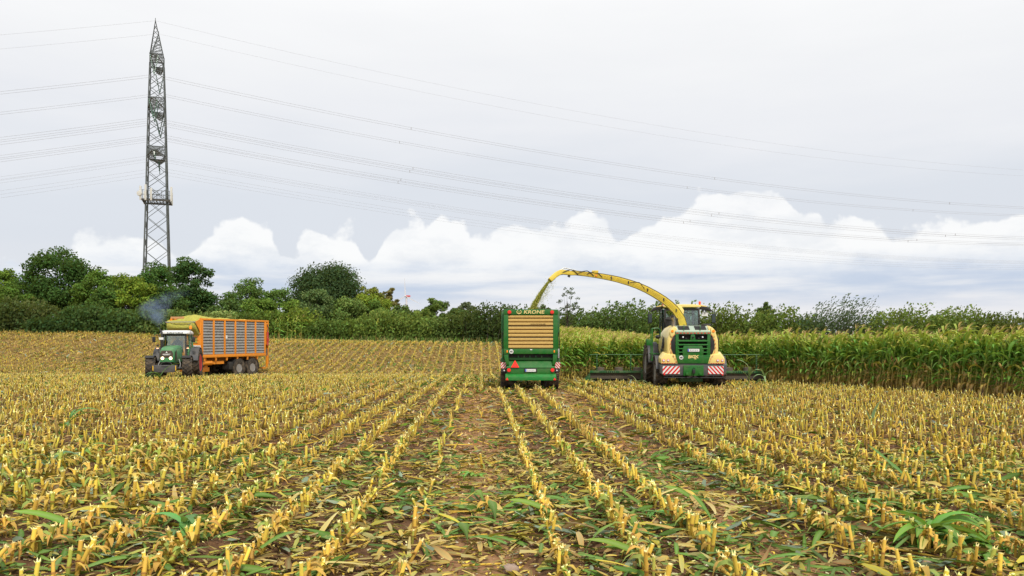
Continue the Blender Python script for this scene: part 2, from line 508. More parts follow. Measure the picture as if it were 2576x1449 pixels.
def tube_t(pts, rr, n, cols):
    pts = [np.array(p, float) for p in pts]; V, C, Q = [], [], []
    for i, p in enumerate(pts):
        d = nrm(pts[min(i + 1, len(pts) - 1)] - pts[max(0, i - 1)])
        a = nrm(np.cross(d, [.3, 1, .1])); b = np.cross(d, a)
        for k in range(n):
            an = 2 * math.pi * k / n; V.append(p + (a * math.cos(an) + b * math.sin(an)) * rr[i]); C.append(np.array(cols[i]))
    for i in range(len(pts) - 1):
        for k in range(n):
            j = (k + 1) % n; Q.append([i * n + k, i * n + j, (i + 1) * n + j, (i + 1) * n + k])
    return np.array(V), np.array(Q), np.array(C)


PALE, STRAW, TAN, BROWN = (.90, .78, .34), (.78, .52, .080), (.62, .385, .085), (.20, .095, .03)
GRN, GRN_L, GRN_D, YELL = (.11, .27, .025), (.20, .34, .05), (.03, .10, .018), (.60, .46, .04)


def stub_t(rg, near=True):
    h = rg.uniform(.13, .27); r = rg.uniform(.0125, .0185) * (1 if near else 1.2)
    g = rg.random()
    body = np.array(STRAW if g < .52 else (TAN if g < .76 else ((.40, .41, .07) if g < .9 else (.30, .18, .06)))) * rg.uniform(.8, 1.15)
    low = body * .55 + np.array(BROWN) * .35
    lean = rg.normal(0, .13, 2)
    def P(t): return np.array([lean[0] * t * h, lean[1] * t * h, t * h - .03 * (t == 0)])
    top = np.array(PALE) * rg.uniform(.9, 1.1)
    if near:
        nd = rg.uniform(.35, .6)
        ts = [tube_t([P(0), P(nd * .9), P(nd), P(nd + .07), P(.97), P(1)], [r * 1.1, r, r * 1.22, r * .98, r * .95, r * .9], 6,
                     [low, body * .85, np.array(BROWN) * 1.6, body, body * 1.1, top])]
        c = P(1.0); a = np.arange(6) / 6 * 2 * np.pi
        V = np.concatenate([np.stack([c[0] + r * .9 * np.cos(a), c[1] + r * .9 * np.sin(a), np.full(6, c[2])], 1)])
        ts.append((V, np.array([[0, 1, 2, 3], [0, 3, 4, 5]]), np.tile(top * 1.05, (6, 1))))
        for _ in range(rg.integers(2, 8)):           # torn fibres at the cut
            a = rg.uniform(0, 6.28); d = np.array([math.cos(a) * rg.uniform(.1, .6), math.sin(a) * rg.uniform(.1, .6), 1])
            ts.append(strip_leaf(rg, rg.uniform(.012, .05), rg.uniform(.008, .020), d, .6, 0, 2, top, top * 1.1,
                                 start=P(.93) + np.array([math.cos(a), math.sin(a), 0]) * r * .8, rib=False))
        for _ in range(rg.integers(1, 5)):           # dry sheath hanging off the stalk
            a = rg.uniform(0, 6.28); cc = np.array(TAN if rg.random() < .6 else (.30, .36, .08)) * rg.uniform(.7, 1.2)
            ts.append(strip_leaf(rg, rg.uniform(.08, .24), rg.uniform(.022, .055), (math.cos(a) * .45, math.sin(a) * .6, .9), 3.2, .2, 4,
                                 cc, cc * .8, start=P(rg.uniform(.3, .8)), twist=rg.normal(0, .8), rib=False))
        return join_t(ts)
    ts = [tube_t([P(0), P(1)], [r * 1.15, r], 4, [low, body])]
    c = P(1.0)
    for _ in range(1):
        a = rg.uniform(0, 6.28); d = np.array([math.cos(a) * .5, math.sin(a) * .5, 1])
        ts.append(strip_leaf(rg, .09, .045, d, .5, 0, 1, top, top, start=c - np.array([0, 0, .02]), rib=False))
    a = np.arange(4) / 4 * 2 * np.pi
    ts.append((np.stack([c[0] + r * 1.3 * np.cos(a), c[1] + r * 1.3 * np.sin(a), np.full(4, c[2] + .002)], 1), np.array([[0, 1, 2, 3]]), np.tile(top, (4, 1))))
    if rg.random() < .5:
        a = rg.uniform(0, 6.28)
        ts.append(strip_leaf(rg, .2, .035, (math.cos(a) * .7, math.sin(a) * .7, .8), 3, .2, 2, body, low, start=P(.5), rib=False))
    return join_t(ts)


def litter_t(rg, kind, seg=4, k=1.0):
    cols = {'green': [(.10, .22, .014), (.07, .17, .014), (.17, .27, .02), (.12, .21, .04)], 'yellow': [YELL, (.42, .38, .07), (.50, .42, .16)],
            'straw': [STRAW, (.70, .55, .24), (.54, .37, .12), TAN, (.44, .26, .08)], 'brown': [BROWN, (.32, .15, .035), (.40, .21, .07)], 'grey': [(.25, .33, .25), (.32, .36, .25)]}[kind]
    c = np.array(cols[rg.integers(len(cols))]) * rg.uniform(.8, 1.2); c2 = np.array(cols[rg.integers(len(cols))])
    big = kind in ('green', 'grey', 'yellow') or k > 1
    L = rg.uniform(.12, .42) if big else rg.uniform(.06, .28); w = rg.uniform(.035, .085) if big else rg.uniform(.02, .07)
    L *= min(k, 1.3)
    v, q, cc = strip_leaf(rg, L, w, (1, 0, rg.uniform(.0, .22) * k), rg.uniform(.0, .55) * k * k, rg.normal(0, .25), seg, c, c2, fold=rg.uniform(-.2, .25), twist=rg.normal(0, .9), rib=seg > 2, torn=(k == 1.0 and rg.random() < .75))
    v = v.copy(); v[:, 0] -= L / 2; v[:, 2] -= v[:, 2].min() - .004
    return v, q, cc


def stalk_t(rg):
    L = rg.uniform(.25, .9); c = np.array(STRAW) * rg.uniform(.6, 1.1)
    pts = [np.array([t * L - L / 2, .04 * math.sin(t * 3 + rg.random()), .014 + .02 * t]) for t in np.linspace(0, 1, 4)]
    return tube_t(pts, [.012, .011, .010, .008], 5, [c * .8, c, c, c * 1.1])


def build_stubble():
    rg = np.random.default_rng(5)
    NEAR = [stub_t(rg) for _ in range(14)]; FAR = [stub_t(rg, False) for _ in range(10)]
    xs, ys, ks = [], [], []
    for k in range(-95, 60):
        n = int(84 / .098); y = 4.6 + np.arange(n) * .098 + rg.normal(0, .025, n)
        x = ROW0 + k * ROWD - ROWS * y + rg.normal(0, 1, n) * np.interp(y, [20, 50], [.018, .035]) + .05 * vnoise(y * .15, np.full(n, k * 7.3))
        keep = np.abs(x) < y * .68 + .6
        dens = np.full(n, .93)
        if k in (-1, 3): dens = np.where(y < 33, .02, .8)
        if k == -2: dens = np.where(y < 32, .30, .7)
        dens = np.where((vnoise(x * .35 + 9, y * .35) > .22) & ((k < -4) | (y > 30)), dens * .5, dens)
        keep &= rg.random(n) < dens
        keep &= ~incorn(x, y - .35)
        # under the machines' wheels
        keep &= ~((np.abs(x - .9) < 1.5) & (y > 33.6) & (y < 42)) & ~((np.abs(x - 8.1) < 1.95) & (y > 34.6) & (y < 43)) & ~((np.abs(x - 8.5) < 4.9) & (y > 40.2) & (y < 43.5))
        keep &= y < np.interp(x, [-60, -30, 0, 20], [82, 84, 86, 88])
        u = (x + 21.5, y - 52)
        keep &= ~((np.abs(x + 20.8) < 1.7) & (y > 46.5) & (y < 52)) & ~((np.abs(x + 20.2 + (y - 57) * -.35) < 1.6) & (y > 53) & (y < 60))
        xs.append(x[keep]); ys.append(y[keep]); ks.append(np.full(keep.sum(), k))
    x, y, k = np.concatenate(xs), np.concatenate(ys), np.concatenate(ks)
    z = gz(x, y); n = len(x)
    yaw = rg.uniform(0, 6.28, n); sc = rg.uniform(.8, 1.25, n)
    sc = sc * np.interp(y, [30, 60], [1, 1.05]) * np.where(rg.random(n) < .10, rg.uniform(.4, .8, n), 1)
    sc = np.where(k == 0, sc * .85, sc) * np.where(y < 15, np.interp(x, [-6, -2], [1.25, 1.05]), np.interp(y, [15, 35], [1.0, .82]))
    tx, ty = rg.normal(0, .12, n), rg.normal(.02, .12, n)
    flat = rg.random(n) < np.where(k == -2, .7, np.where(k == -3, .25, .06))
    tx = np.where(flat, rg.normal(-.9, .35, n), tx); ty = np.where(flat, rg.normal(.2, .6, n), ty)
    tint = (rg.uniform(.8, 1.2, n) * np.where((k >= 0) & (k <= 2), 1.12, 1))[:, None] * np.stack([rg.uniform(.85, 1.05, n), rg.uniform(.92, 1.1, n), rg.uniform(.8, 1.15, n)], 1)
    # the 300 nearest in view stand as single stubs
    vis = (np.abs(x / y) < .638) & ((EYE - z - .1) / y * FPX < 236)
    order = np.lexsort((np.where(vis, y, 999),))[:300]; single = np.zeros(n, bool); single[order] = True
    meshes = [npmesh('corn_stub', *t, smooth=False) for t in NEAR]
    ordn = ['first', 'second', 'third', 'fourth', 'fifth', 'sixth', 'seventh', 'eighth', 'ninth', 'tenth', 'eleventh', 'twelfth']
    M = rotm(yaw, tx, ty, sc)
    for i in order:
        o = link('corn_stub', meshes[rg.integers(len(meshes))], STUB)
        m4 = np.eye(4); m4[:3, :3] = M[i]; m4[:3, 3] = (x[i], y[i], z[i]); o.matrix_world = Matrix(m4.tolist())
        kk = int(k[i])
        if kk >= 0: w = f'{ordn[min(kk, 11)]} row right of the central wheel track'
        else: w = f'{ordn[min(-kk - 1, 11)]} row left of the central wheel track'
        lab = 'cut corn stub in the ' + w
        tag(o, lab, 'corn stub', 'foreground corn stubs, ' + w)
    rest = ~single; nm = rest & (y < 15); fm = rest & (y >= 15)
    for nm_, sel, T, lab in (('corn_stubble_rows', nm, NEAR, 'rows of cut corn stubs just beyond the nearest ones'),
                             ('corn_stubble_field', fm, FAR, 'pale corn stubble covering the field out to the hedge')):
        s = np.nonzero(sel)[0]
        V, Q, C = scatter(T, rg.integers(0, len(T), len(s)), np.stack([x[s], y[s], z[s]], 1), M[s], tint[s])
        tag(link(nm_, npmesh(nm_, V, Q, C), STUB), lab, 'stubble', kind='stuff')


build_stubble()


def build_litter():
    rg = np.random.default_rng(21)
    kinds = ['green', 'yellow', 'straw', 'brown', 'grey']
    def templates(seg, m):
        T, K = [], []
        for kd in kinds:
            for _ in range(m): T.append(litter_t(rg, kd, seg)); K.append(kd)
        return T, np.array(K)
    def place(n, y0, y1):
        y = np.sqrt(rg.uniform(y0 ** 2, y1 ** 2, n)); x = rg.uniform(-.67, .67, n) * y
        ok = ~incorn(x, y - .2) & (y < np.interp(x, [-60, -30, 0, 20], [82, 84, 86, 88])); return x[ok], y[ok]
    # zones: greener on the right foreground, straw between the rows
    def kindpick(x, y):
        g = np.clip(.21 + .22 * vnoise(x * .8, y * .5) * 2 + np.where((x > 2) & (y < 13), .14, 0), .08, .6)
        g = np.where(y > 26, g * .75, g)
        r = rg.random(len(x)); out = np.full(len(x), 'straw', dtype=object)
        out[r < g * .88] = 'green'; out[(r >= g * .88) & (r < g)] = 'grey'
        out[(r >= g) & (r < g + .13)] = 'yellow'; out[(r >= g + .13) & (r < g + .40)] = 'brown'
        return out
    # single large leaves close to the camera
    names = {'green': 'green corn leaf lying flat on the soil', 'yellow': 'yellowing corn leaf lying flat on the soil', 'straw': 'dry straw-coloured corn leaf on the soil',
             'brown': 'withered brown corn leaf on the soil', 'grey': 'pale grey-green corn leaf on the soil'}
    T, K = [], []
    for kd_ in kinds:
        for _ in range(10): T.append(litter_t(rg, kd_, 7, 1.25)); K.append(kd_)
    K = np.array(K); meshes = [npmesh('corn_leaf', *t, smooth=True) for t in T]
    x, y = place(900, 6.0, 15.0)
    vis = (np.abs(x / y) < .63) & ((EYE - gz(x, y)) / y * FPX < 236); x, y = x[vis], y[vis]
    kd = kindpick(x, y); kd = np.where(rg.random(len(x)) < .22, 'green', kd)
    sel = np.argsort(y)[:290]
    for i in sel:
        j = rg.choice(np.nonzero(K == kd[i])[0]); o = link('corn_leaf', meshes[j], LITT)
        s = rg.uniform(.9, 1.6)
        o.location = (x[i], y[i], float(gz(x[i], y[i])) + rg.uniform(.004, .05)); o.scale = (s, s, s)
        o.rotation_euler = (rg.normal(0, .10), rg.normal(0, .08), rg.uniform(0, 6.28))
        side = 'among the stubble rows left of the central wheel track' if x[i] + ROWS * y[i] < -.6 else (
            'in the bare central wheel track' if x[i] + ROWS * y[i] < .6 else
            ('between the centre stubble rows' if x[i] + ROWS * y[i] < 2.5 else 'among the stubble in the right foreground'))
        tag(o, names[kd[i]].replace('on the soil', '') .strip() + ' ' + side, 'corn leaf', kd[i] + ' corn leaves ' + side)
    for nm, n, y0, y1, seg, m, smin, smax in (('leaf_litter_near', 20000, 4.5, 15, 3, 14, .35, 1.15), ('leaf_litter_middle', 30000, 15, 32, 2, 10, .6, 1.3),
                                              ('leaf_litter_far', 130000, 32, 86, 1, 6, 1.0, 2.0)):
        T, K = templates(seg, m); x, y = place(n, y0, y1); kd = kindpick(x, y)
        idx = np.zeros(len(x), int)
        for kk in kinds:
            s = np.nonzero(kd == kk)[0]; idx[s] = rg.choice(np.nonzero(K == kk)[0], len(s))
        nn = len(x); M = rotm(rg.uniform(0, 6.28, nn), rg.normal(0, .18 if y0 < 30 else .45, nn), rg.normal(0, .18 if y0 < 30 else .45, nn), rg.uniform(smin, smax, nn))
        P = np.stack([x, y, gz(x, y) + rg.uniform(.003, .045, nn)], 1)
        V, Q, C = scatter(T, idx, P, M, np.repeat((rg.uniform(.42, 1.0, nn) * (1.0 if y0 < 30 else 1.1))[:, None], 3, 1))
        tag(link(nm, npmesh(nm, V, Q, C, smooth=True), LITT), {'n': 'chopped leaf litter between the foreground stubs', 'm': 'chopped leaf litter across the middle of the field', 'f': 'leaf litter on the far field below the hedge'}[nm.split('_')[-1][0]],
            'leaf litter', kind='stuff')
    # bits of stalk, and fine chaff
    T = [stalk_t(rg) for _ in range(8)]; x, y = place(1500, 5, 26); nn = len(x)
    V, Q, C = scatter(T, rg.integers(0, 8, nn), np.stack([x, y, gz(x, y) + .008], 1), rotm(rg.uniform(0, 6.28, nn), rg.normal(0, .1, nn), rg.normal(0, .1, nn), rg.uniform(.6, 1.1, nn)), np.repeat(rg.uniform(.6, 1.1, nn)[:, None], 3, 1))
    tag(link('stalk_litter', npmesh('stalk_litter', V, Q, C), LITT), 'broken corn stalk pieces strewn over the soil', 'stalk litter', kind='stuff')
    ch = [(np.array([[-.5, -.25, 0], [.5, -.2, .08], [.5, .25, 0], [-.5, .2, .1]]), np.array([[0, 1, 2, 3]]), np.tile(np.array(c), (4, 1)))
          for c in (PALE, STRAW, (.55, .52, .30), TAN, (.20, .28, .06), BROWN, (.62, .56, .40))]
    y = rg.uniform(5, 26, 26000); x = rg.uniform(-.67, .67, len(y)) * y; nn = len(x)
    V, Q, C = scatter(ch, rg.integers(0, len(ch), nn), np.stack([x, y, gz(x, y) + .012], 1), rotm(rg.uniform(0, 6.28, nn), rg.normal(0, .3, nn), rg.normal(0, .3, nn), rg.uniform(.012, .05, nn)), np.repeat(rg.uniform(.7, 1.2, nn)[:, None], 3, 1))
    tag(link('chaff', npmesh('chaff', V, Q, C), LITT), 'fine pale chaff scattered over the soil', 'chaff', kind='stuff')


build_litter()


def clods():
    rg = np.random.default_rng(3)
    base = MB().lathe([(.3, -.95), (.95, -.2), (.85, .45), (.25, .95)], (0, 0, 0), 'z', 6); V0 = np.array(base.v); Q0 = np.array([f for f in base.f if len(f) == 4])
    T = []
    for _ in range(6):
        v = V0 * (1 + rg.normal(0, .16, (len(V0), 1))) * np.array([1.2, 1, .7]); c = np.array((.11, .06, .035)) * rg.uniform(.7, 1.4)
        T.append((v, Q0, np.tile(c, (len(v), 1))))
    y = rg.uniform(5, 20, 5200); x = rg.uniform(-.66, .66, len(y)) * y; u = x + ROWS * y
    ok = (np.abs(u + .05) > .4) & (np.abs(u - 2.97) > .4) & (vnoise(x * .9, y * .9) > -.05); x, y = x[ok], y[ok]; nn = len(x)
    V, Q, C = scatter(T, rg.integers(0, 6, nn), np.stack([x, y, gz(x, y)], 1), rotm(rg.uniform(0, 6.28, nn), rg.normal(0, .3, nn), rg.normal(0, .3, nn), rg.uniform(.006, .034, nn) ** 1.0), np.repeat(rg.uniform(.7, 1.3, nn)[:, None], 3, 1))
    tag(link('soil_clods', npmesh('soil_clods', V, Q, C, smooth=True), leafy('soil_lump', .95, 0.0, 0, .1)), 'crumbly brown soil clods between the stubble rows', 'soil', kind='stuff')
    base = MB().ball((0, 0, 0), 1, n=9); V0 = np.array(base.v); Q0 = np.array([f for f in base.f if len(f) == 4])
    sm = paint('field_stone', (.34, .25, .19), .85, .5, dust=(.2, .12, .07), scale=14, bump=.4)
    for (px, py, s, lab) in ((1285, 1450 * .99 - 5, .07, 'grey-brown fist-sized stone in the foreground left of the wheel track'), (820, 1240, .06, 'small rounded stone between the left stubble rows'),
                             (2330, 1415, .05, 'pinkish flat stone near the right foreground leaves'), (1600, 1385, .05, 'small dull stone right of the centre stubble row')):
        Yd = EYE * FPX / (py / 2.5156 - HOR); xx = (px / 2.5156 - 512) / FPX * Yd
        v = V0 * (1 + rg.normal(0, .10, (len(V0), 1))) * np.array([1.25, 1, .75]) * s
        o = link('stone', npmesh('stone', v, Q0, smooth=True), sm); o.location = (xx, Yd, float(gz(xx, Yd)) + s * .35); o.rotation_euler = (0, 0, rg.uniform(0, 6))
        tag(o, lab, 'stone', 'stones lying in the stubble')


clods()


# ---- standing corn
def corn_parts(rg, lod=0, stray=False, wide=1.0):
    """list of (part name, template). Plant leans and blows towards +x"""
    H = rg.uniform(2.05, 2.4) if lod == 0 else rg.uniform(1.9, 2.15); lean = rg.uniform(.10, .22); parts = []
    def P(t): return np.array([lean * H * t ** 2 * .7, rg.normal(0, .004), H * t])
    cl = [np.array((.58, .42, .13)), np.array((.52, .42, .12)), np.array((.32, .36, .08)), np.array((.14, .24, .04)), np.array((.16, .26, .05))]
    tt = [0, .22, .5, .8, 1.0]
    if lod == 0:
        parts.append(('stalk', tube_t([P(t) for t in tt], [.022, .020, .017, .012, .006], 6, cl)))
        n = 13; seg = 7
    else: n = 5; seg = 3
    az = rg.uniform(0, 6.28)
    for i in range(n):
        t = (.13 + .80 * i / (n - 1)) if lod == 0 else (.5 + .44 * i / (n - 1))
        az += math.pi + rg.normal(0, .35); dry = t < .22 + rg.normal(0, .10)
        L = rg.uniform(.62, .92) if t > .36 else rg.uniform(.35, .5)
        if t > .85: L *= .72
        el = np.interp(t, [.1, .5, 1], [.5, .9, 1.15]) + rg.normal(0, .12)
        if dry: c0, c1 = np.array(TAN) * rg.uniform(.8, 1.3), np.array(BROWN) * rg.uniform(.9, 1.8)
        else:
            c0 = np.array(GRN) * rg.uniform(.85, 1.5) * (1.0 if t > .4 else 1.25) if t < .74 else np.array((.38, .48, .045)) * rg.uniform(.8, 1.2)
            c1 = c0 * 1.1 if rg.random() > .13 else np.array((.45, .38, .04))
            if rg.random() < (.025 if t > .4 else .3): c0 = np.array(YELL) * .8; c1 = np.array(YELL)
        lf = strip_leaf(rg, L, rg.uniform(.085, .125), (math.cos(az) * math.cos(el), math.sin(az) * math.cos(el), math.sin(el)),
                        rg.uniform(1.5, 2.6) * (3.0 if dry else 1), rg.uniform(.7, 1.5) if t > .35 else .3, seg, c0, c1, start=P(t), twist=rg.normal(0, .5), rib=lod == 0)
        parts.append(('leaf', lf))
    tas = []
    top = P(1.0); cT = np.array((.52, .37, .15)) * rg.uniform(.8, 1.2)
    for i in range(7 if lod == 0 else 5):
        a = rg.uniform(0, 6.28); tas.append(strip_leaf(rg, rg.uniform(.22, .38), .02 if lod == 0 else .040, (math.cos(a) * .35 + .3, math.sin(a) * .35, 1), .7, 1.3, 3 if lod == 0 else 2, cT, cT * 1.15, start=top - np.array([0, 0, .03]), rib=False))
    parts.append(('tassel', join_t(tas)))
    if lod == 0 and not stray:
        t = rg.uniform(.40, .5); a = rg.uniform(0, 6.28); d = np.array([math.cos(a) * .5, math.sin(a) * .5, .85]); p0 = P(t)
        ce = np.array((.55, .37, .13)) if rg.random() < .75 else np.array((.38, .42, .12))
        parts.append(('ear', tube_t([p0, p0 + d * .05, p0 + d * .13, p0 + d * .21, p0 + d * .26, p0 + d * .29], [.014, .034, .044, .037, .020, .006], 6, [ce * .8, ce, ce, ce * 1.1, ce * .7, np.array(BROWN)])))
    return parts


def build_corn():
    rg = np.random.default_rng(77)
    VAR = [corn_parts(rg) for _ in range(9)]
    def partmeshes(parts, split):
        out = [(nm, npmesh(nm, *t, smooth=True)) for nm, t in parts if nm != 'leaf']
        lv = [t for nm, t in parts if nm == 'leaf']
        if split: out += [('leaf', npmesh('leaf', *t, smooth=True)) for t in lv]
        else: out.append(('leaves', npmesh('leaves', *join_t(lv), smooth=True)))
        return out
    PS = [partmeshes(v, True) for v in VAR]; PJ = [partmeshes(v, False) for v in VAR]
    # edge of the standing crop, nearest first
    edge = [((23, 14.5), (17.7, 27.6)), ((17.7, 27.6), (13.15, 39.6)), ((13.15, 39.6), (13.1, 43.2)), ((13.1, 43.2), (3.9, 43.4)), ((3.9, 43.4), (2.5, 42.6))]
    cand = []
    for si, (a, b) in enumerate(edge):
        a, b = np.array(a), np.array(b); L = np.linalg.norm(b - a); d = (b - a) / L; nrm_ = np.array([-d[1], d[0]]) * -1
        for row in range(3):
            for q in np.arange(rg.uniform(0, .1), L, .16 if row == 0 else .17):
                p = a + d * (q + rg.normal(0, .03)) + nrm_ * (row * .30 + .04 + rg.normal(0, .05))
                cand.append((p[0], p[1], si, row))
    cand = [c for c in cand if abs(c[0] / c[1]) < .66 and c[1] > 20]
    cand.sort(key=lambda c: (c[3] > 1, c[3] * 4 + c[1]))
    ind = cand[:300]; more = cand[300:]
    labs = ['tall standing corn plant on the crop edge at the right of the picture', 'tall standing corn plant on the crop edge right of the harvester',
            'corn plant standing at the right end of the cutting header', 'standing corn plant about to be cut behind the header', 'standing corn plant between the green wagon and the header']
    for i, (x, y, si, row) in enumerate(ind):
        near = i < 95; v = rg.integers(len(VAR)); s = rg.uniform(.92, 1.14)
        root = empty('corn_plant', (x, y, float(gz(x, y)) - .02)); root.scale = (s, s, s)
        root.rotation_euler = (rg.normal(0, .05), rg.normal(.03 + .1 * max(0, (36 - y) / 10), .06), rg.normal(0, .45))
        li = si if si else 0
        if si == 1 and y < 33: li = 0
        tag(root, labs[li], 'corn plant', labs[li].replace('tall standing corn plant', 'corn plants').replace('standing corn plant', 'corn plants'))
        for nm, me in (PS if near else PJ)[v]: link(nm, me, CORN, root)
    # the rest of the crop: one mass
    LOD = [join_t([t for _, t in corn_parts(rg, 1)]) for _ in range(8)]
    FULL = [join_t([t for _, t in v]) for v in VAR]
    P, I, Yw = [], [], []
    pts = [(x, y) for x, y, _, _ in more]
    n0 = len(pts)
    for k in range(0, 110):
        y = np.arange(13, 91, .155); y = y + rg.normal(0, .04, len(y)); x = 2.3 + k * .5 - ROWS * y + rg.normal(0, .05, len(y)) 
        y = y + rg.uniform(0, .1)
        ok = incorn(x, y) & (np.abs(x / y) < .66) & (rg.random(len(x)) < np.interp(y, [45, 60, 90], [.75, .46, .30]))
        ex = incorn(x, y) & ~incorn(x - .55, y - .8)   # keep clear of the single plants
        ok &= ~ex
        pts += list(zip(x[ok], y[ok]))
    pts = np.array(pts); n = len(pts)
    M = rotm(rg.normal(0, .45, n), rg.normal(0, .05, n), rg.normal(.04, .06, n), rg.uniform(.9, 1.06, n))
    pos = np.stack([pts[:, 0], pts[:, 1], gz(pts[:, 0], pts[:, 1]) - .02], 1)
    tint = np.repeat(rg.uniform(.8, 1.2, n)[:, None], 3, 1)
    a = np.arange(n) < n0
    for nm, sel, T, lab in (('corn_crop_edge', a, FULL, 'second ranks of standing corn behind the crop edge'), ('corn_crop', ~a, LOD, 'tasselled tops of the uncut corn stretching to the hedge')):
        s = np.nonzero(sel)[0]
        V, Q, C = scatter(T, rg.integers(0, len(T), len(s)), pos[s], M[s], tint[s])
        tag(link(nm, npmesh(nm, V, Q, C, smooth=True), CORNF), lab, 'corn crop', kind='stuff')
    print('corn', n0, n)
    # stray plants left standing by the hedge and in the stubble
    def stray(name, px, py, Yd, s, label, tilt=(0, 0), grp=None):
        w = W(px, py, Yd); x, y = w.x, Yd
        root = empty(name, (x, y, float(gz(x, y)) - .02)); root.scale = (s * .9, s * .9, s)
        root.rotation_euler = (tilt[0], tilt[1], rg.uniform(-.5, .5))
        for nm, me in PS[rg.integers(len(PS))]:
            if nm != 'ear': link(nm, me, CORN, root)
        tag(root, label, 'corn plant', grp)
    for i, (px, lab) in enumerate(((690, 'first'), (703, 'second'), (722, 'third'), (733, 'fourth'), (742, 'fifth'), (757, 'sixth'))):
        stray('corn_plant', px, 850, 80 + rg.uniform(-1, 1), rg.uniform(.95, 1.15), f'uncut corn plant by the hedge, {lab} from the orange wagon', grp='uncut corn by the hedge')
    stray('corn_plant', 945, 860, 82, 1.0, 'lone uncut corn plant by the hedge between the two wagons', grp='uncut corn by the hedge')
    stray('corn_plant', 952, 862, 83, .6, 'short uncut corn plant beside the lone tall one by the hedge', grp='uncut corn by the hedge')
    def sprig(px, py, s, label, n=5, name='corn_shoot', el=(.5, 1.2), col=GRN, L=(.3, .6), Wd=(.05, .08), grav=(1.2, 2.6), stem=.35, wind=.6):
        Yd = EYE * FPX / (py / 2.5156 - HOR)
        for _ in range(3): Yd = (EYE - float(zt((px / 2.5156 - 512) / FPX * Yd, Yd))) * FPX / (py / 2.5156 - HOR)
        x = (px / 2.5156 - 512) / FPX * Yd
        root = empty(name, (x, Yd, float(gz(x, Yd)) - .01)); root.scale = (s * 1.2, s * 1.2, s * 1.2)
        st = tube_t([(0, 0, 0), (.01, 0, stem * .5), (.04, 0, stem)], [.012, .011, .007], 5, [(.3, .3, .06), (.2, .28, .05), (.16, .3, .05)])
        link('stalk', npmesh('stalk', *st, smooth=True), CORN, root)
        for i in range(n):
            a = rg.uniform(0, 6.28); e = rg.uniform(*el); t = rg.uniform(.3, 1)
            c0 = np.array(col) * rg.uniform(1.0, 1.9); c1 = c0 * rg.uniform(.8, 1.5)
            lf = strip_leaf(rg, rg.uniform(*L), rg.uniform(*Wd), (math.cos(a) * math.cos(e), math.sin(a) * math.cos(e), math.sin(e)), rg.uniform(*grav), rg.uniform(0, wind), 8, c0, c1,
                            start=(.04 * t, 0, stem * t), twist=rg.normal(0, .5))
            lf[0][:, 2] = np.maximum(lf[0][:, 2], .02 + .05 * rg.random() + .03 * np.sin(np.arange(len(lf[0])) * .5))
            link('leaf', npmesh('leaf', *lf, smooth=True), CORN, root)
        tag(root, label, 'corn shoot', 'green corn shoots left in the stubble')
    sprig(1883, 976, 1.7, 'tall grey-green corn shoot in front of the right end of the header', 4, el=(.9, 1.4), col=(.13, .22, .10), stem=.45, L=(.35, .5))
    sprig(1921, 972, 1.4, 'low drooping corn shoot just right of the header end', 5, col=(.13, .22, .10), stem=.25)
    sprig(1599, 972, 1.1, 'small pale corn shoot in front of the left header half', 3, col=(.2, .28, .15), stem=.2)
    sprig(400, 985, 1.5, 'dark green corn shoot standing in front of the tractor', 5, col=(.03, .12, .03), stem=.4)
    sprig(172, 1100, 1.0, 'arching broad-leaved corn shoot among the stubble at the far left', 4, col=(.035, .14, .03), stem=.38, L=(.4, .6))
    sprig(120, 1190, .95, 'bluish drooping corn shoot at the left edge of the stubble', 5, col=(.08, .18, .10), stem=.3)
    sprig(205, 1170, .8, 'bright upright corn leaf shoot near the left edge', 2, col=(.11, .28, .03), el=(.7, 1.0), stem=.3, L=(.5, .6))
    sprig(450, 1345, 1.15, 'broken corn plant with broad drooping leaves in the left foreground', 12, col=(.06, .18, .04), el=(.1, .8), stem=.15, L=(.35, .62), Wd=(.06, .1))
    sprig(2330, 1372, 1.15, 'large clump of fallen green corn leaves in the right foreground', 22, col=(.075, .19, .018), el=(.05, .9), stem=.13, L=(.30, .58), Wd=(.06, .1))
    sprig(2455, 1385, 1.15, 'wide green corn leaf clump at the right foreground edge', 16, col=(.075, .19, .018), el=(.0, .6), stem=.09, L=(.3, .65), Wd=(.06, .1))
    sprig(2140, 1270, 1.15, 'flattened corn plant with long green leaves right of the second wheel track', 14, col=(.08, .18, .02), el=(-.1, .25), stem=.06, L=(.3, .7), grav=(.3, 1.2))
    sprig(2275, 1210, .95, 'single long corn leaf rising from the right stubble', 1, col=(.08, .24, .04), el=(.5, .6), stem=.15, L=(.75, .8), grav=(.2, .5))
    sprig(1180, 1195, .8, 'low green weed-like corn leaves beside the left stubble row', 6, col=(.10, .26, .03), el=(0, .7), stem=.06, L=(.2, .4))
    sprig(2190, 1075, 1.0, 'pale upright corn leaf standing in the right-hand stubble', 2, col=(.16, .28, .16), el=(1.0, 1.4), stem=.2, L=(.4, .5), grav=(.3, .9))
    sprig(1640, 1300, .7, 'green leaf tuft between the second and third centre rows', 7, col=(.07, .24, .04), el=(0, .8), stem=.05, L=(.2, .4), Wd=(.03, .05))


build_corn()

# ------------------------------------------------------------------ trees and hedge
def quads_at(P, U, Vv, C):
    """leaf quads: centres P, half vectors U and Vv -> pointed rhombs"""
    n = len(P); V = np.stack([P - U, P - Vv + U * .1, P + U, P + Vv + U * .1], 1).reshape(-1, 3)
    return V, np.arange(n * 4).reshape(n, 4), np.repeat(C, 4, 0)


def unit(a): return a / (np.linalg.norm(a, axis=-1, keepdims=True) + 1e-9)


